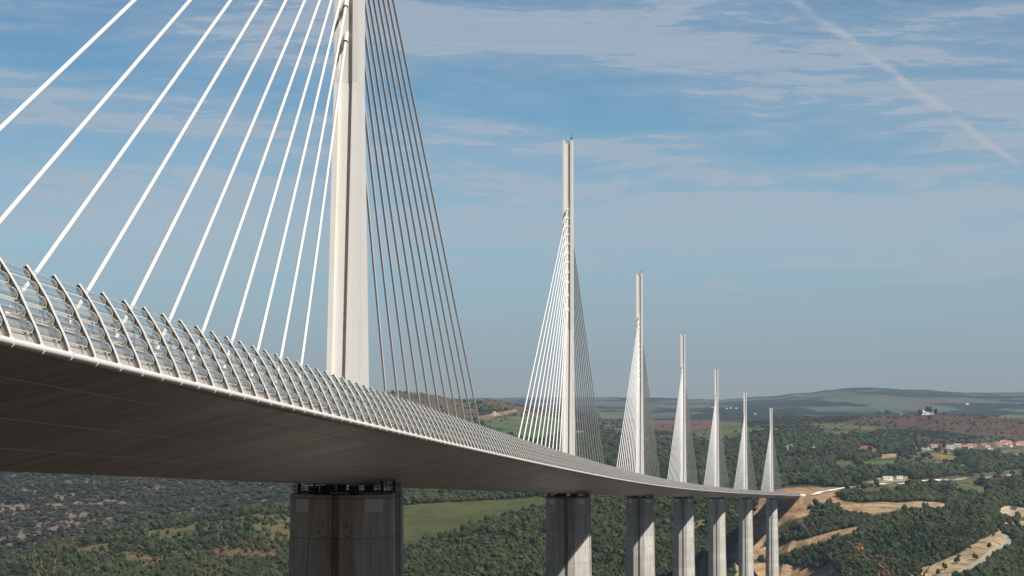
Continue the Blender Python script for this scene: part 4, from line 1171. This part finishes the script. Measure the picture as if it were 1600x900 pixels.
def twig_bush(name, label, dist, stems, leafy, seed):
    """stems: list of polylines in picture points, built at their real distance on the near slope"""
    r = random.Random(seed); a, _ = ray(stems[0][0][0], 900); a = float(a)
    gx, gy = math.sin(a)*dist, math.cos(a)*dist; gz = float(height(gx, gy))
    B = empty(name, (gx, gy, gz), 0, label, 'shrub')
    def P(px, py, dd=0.):
        aa, tn = ray(px, py); q = dist+dd; return Vector((math.sin(aa)*q-gx, math.cos(aa)*q-gy, q*float(tn)-gz))
    lv = MB(); br = MB()
    def leaf(p, s, n=3):
        for _ in range(n):
            c = p+Vector((r.uniform(-1, 1), r.uniform(-1, 1), r.uniform(-1, 1)))*s*.8
            u = Vector((r.uniform(-1, 1), r.uniform(-.4, .4), r.uniform(-1, 1))).normalized(); v = u.orthogonal().normalized()
            q = [c-u*s, c+v*s*.45+u*s*.1, c+u*s, c-v*s*.45+u*s*.1]; q += [k_+u.cross(v)*s*.05 for k_ in q]
            lv.add(q, [(0, 1, 2, 3), (4, 7, 6, 5), (0, 4, 5, 1), (1, 5, 6, 2), (2, 6, 7, 3), (3, 7, 4, 0)])
    for st in stems:
        pts = [P(p[0], p[1], (p[2] if len(p) > 2 else 0)) for p in st]
        if st[0][1] >= 898: pts = [Vector((pts[0].x*.3, pts[0].y*.3, -.15))]+pts
        n = len(pts); r0 = .0095 if st[0][1] >= 898 else .0045
        fine = []
        for i in range(n-1):
            for k in range(4):
                f = k/4; q = pts[i].lerp(pts[i+1], f)
                if i+k: q += Vector((r.uniform(-1, 1), r.uniform(-1, 1), r.uniform(-1, 1)))*.006
                fine.append(q)
        fine.append(pts[-1]); m = len(fine)
        for i in range(m-1):
            ra, rb = r0*(1-.8*i/m), r0*(1-.8*(i+1)/m); br.tube(fine[i], fine[i+1], ra, 6, rb)
            if i > m*.3 and r.random() < .45:
                d = (fine[i+1]-fine[i]).normalized(); o = Vector((r.uniform(-1, 1), r.uniform(-.6, .6), r.uniform(-.2, .8))).normalized()
                e = fine[i]+(d*.5+o*.8).normalized()*r.uniform(.04, .13); br.tube(fine[i], e, rb*.6, 5, rb*.25)
                if r.random() < leafy: leaf(e, .007, 2)
            if r.random() < .25: br.tube(fine[i], fine[i]+Vector((r.uniform(-.012, .012), 0, .014)), rb*1.2, 5, rb*.3)
    br.build('branches', M['bark'], B)
    return B, lv, leaf, P


B, lv, leaf, P = twig_bush('bare_shrub', 'bare brown branching shrub at the lower left edge in front of the valley', 17.,
    [[(84, 900), (85, 884), (88, 868), (97, 850), (108, 836), (119, 833.0)], [(88, 868), (82, 860), (78, 850), (76, 838), (73, 850)][:4], [(88, 866), (94, 852), (104, 840), (114, 828)],
     [(60, 900), (57, 892), (52, 880), (51, 868)], [(74, 900), (68, 890), (64, 880), (62, 866)], [(97, 852), (103, 836), (107, 826)], [(100, 900), (106, 892), (111, 889)]], .7, 3)
lv.build('buds', M['budy'], B)
B, lv, leaf, P = twig_bush('bare_shrub', 'few thin dead twigs poking up at the bottom left of the nearest pier', 17.,
    [[(320, 900), (320, 885), (321, 864)], [(299, 900), (300, 892), (298, 886)], [(326, 900), (330, 895), (335, 892)]], .3, 5)
lv.build('buds', M['budy'], B)
B, lv, leaf, P = twig_bush('leafy_shrub', 'curved twig with glowing orange leaves at the bottom right', 17.,
    [[(1391, 900), (1386, 893), (1376, 884), (1366, 878), (1350, 871), (1347, 864)], [(1393, 900), (1396, 888), (1396.5, 870)], [(1388, 888), (1380, 880), (1372, 874)], [(1350, 871), (1340, 868), (1328, 866)], [(1440, 900), (1436, 893), (1430, 886)], [(1442, 900), (1448, 892), (1452, 885)]], .35, 8)
for (a, b, n) in [(1343, 857, 5), (1346, 856, 4), (1339, 856, 3), (1381, 895, 5), (1373, 898, 4), (1331, 870, 2), (1397, 871, 1)]: leaf(P(a, b), .013, n)
br2 = MB(); br2.tube(P(1347, 864), P(1344, 857), .003, 5); br2.build('leaf_stalk', M['bark'], B)
lv.build('leaves', M['bud'], B)

# ------------------------------------------------------------------ air between us and the far hills
mb = MB(); mb.box(-21000, 21000, -21000, 21000, -420, 720)
hz = mb.build('haze', bpy.data.materials.new('haze_air')); tag(hz, kind='stuff')
m = hz.data.materials[0]; m.use_nodes = True; t = NT(m.node_tree); t.n.clear()
o = t.new('ShaderNodeOutputMaterial'); v = t.new('ShaderNodeVolumePrincipled'); v.inputs['Color'].default_value = (.56, .76, 1., 1); v.inputs['Density'].default_value = 3.8e-5; v.inputs['Anisotropy'].default_value = .1
t.l.new(v.outputs[0], o.inputs['Volume'])
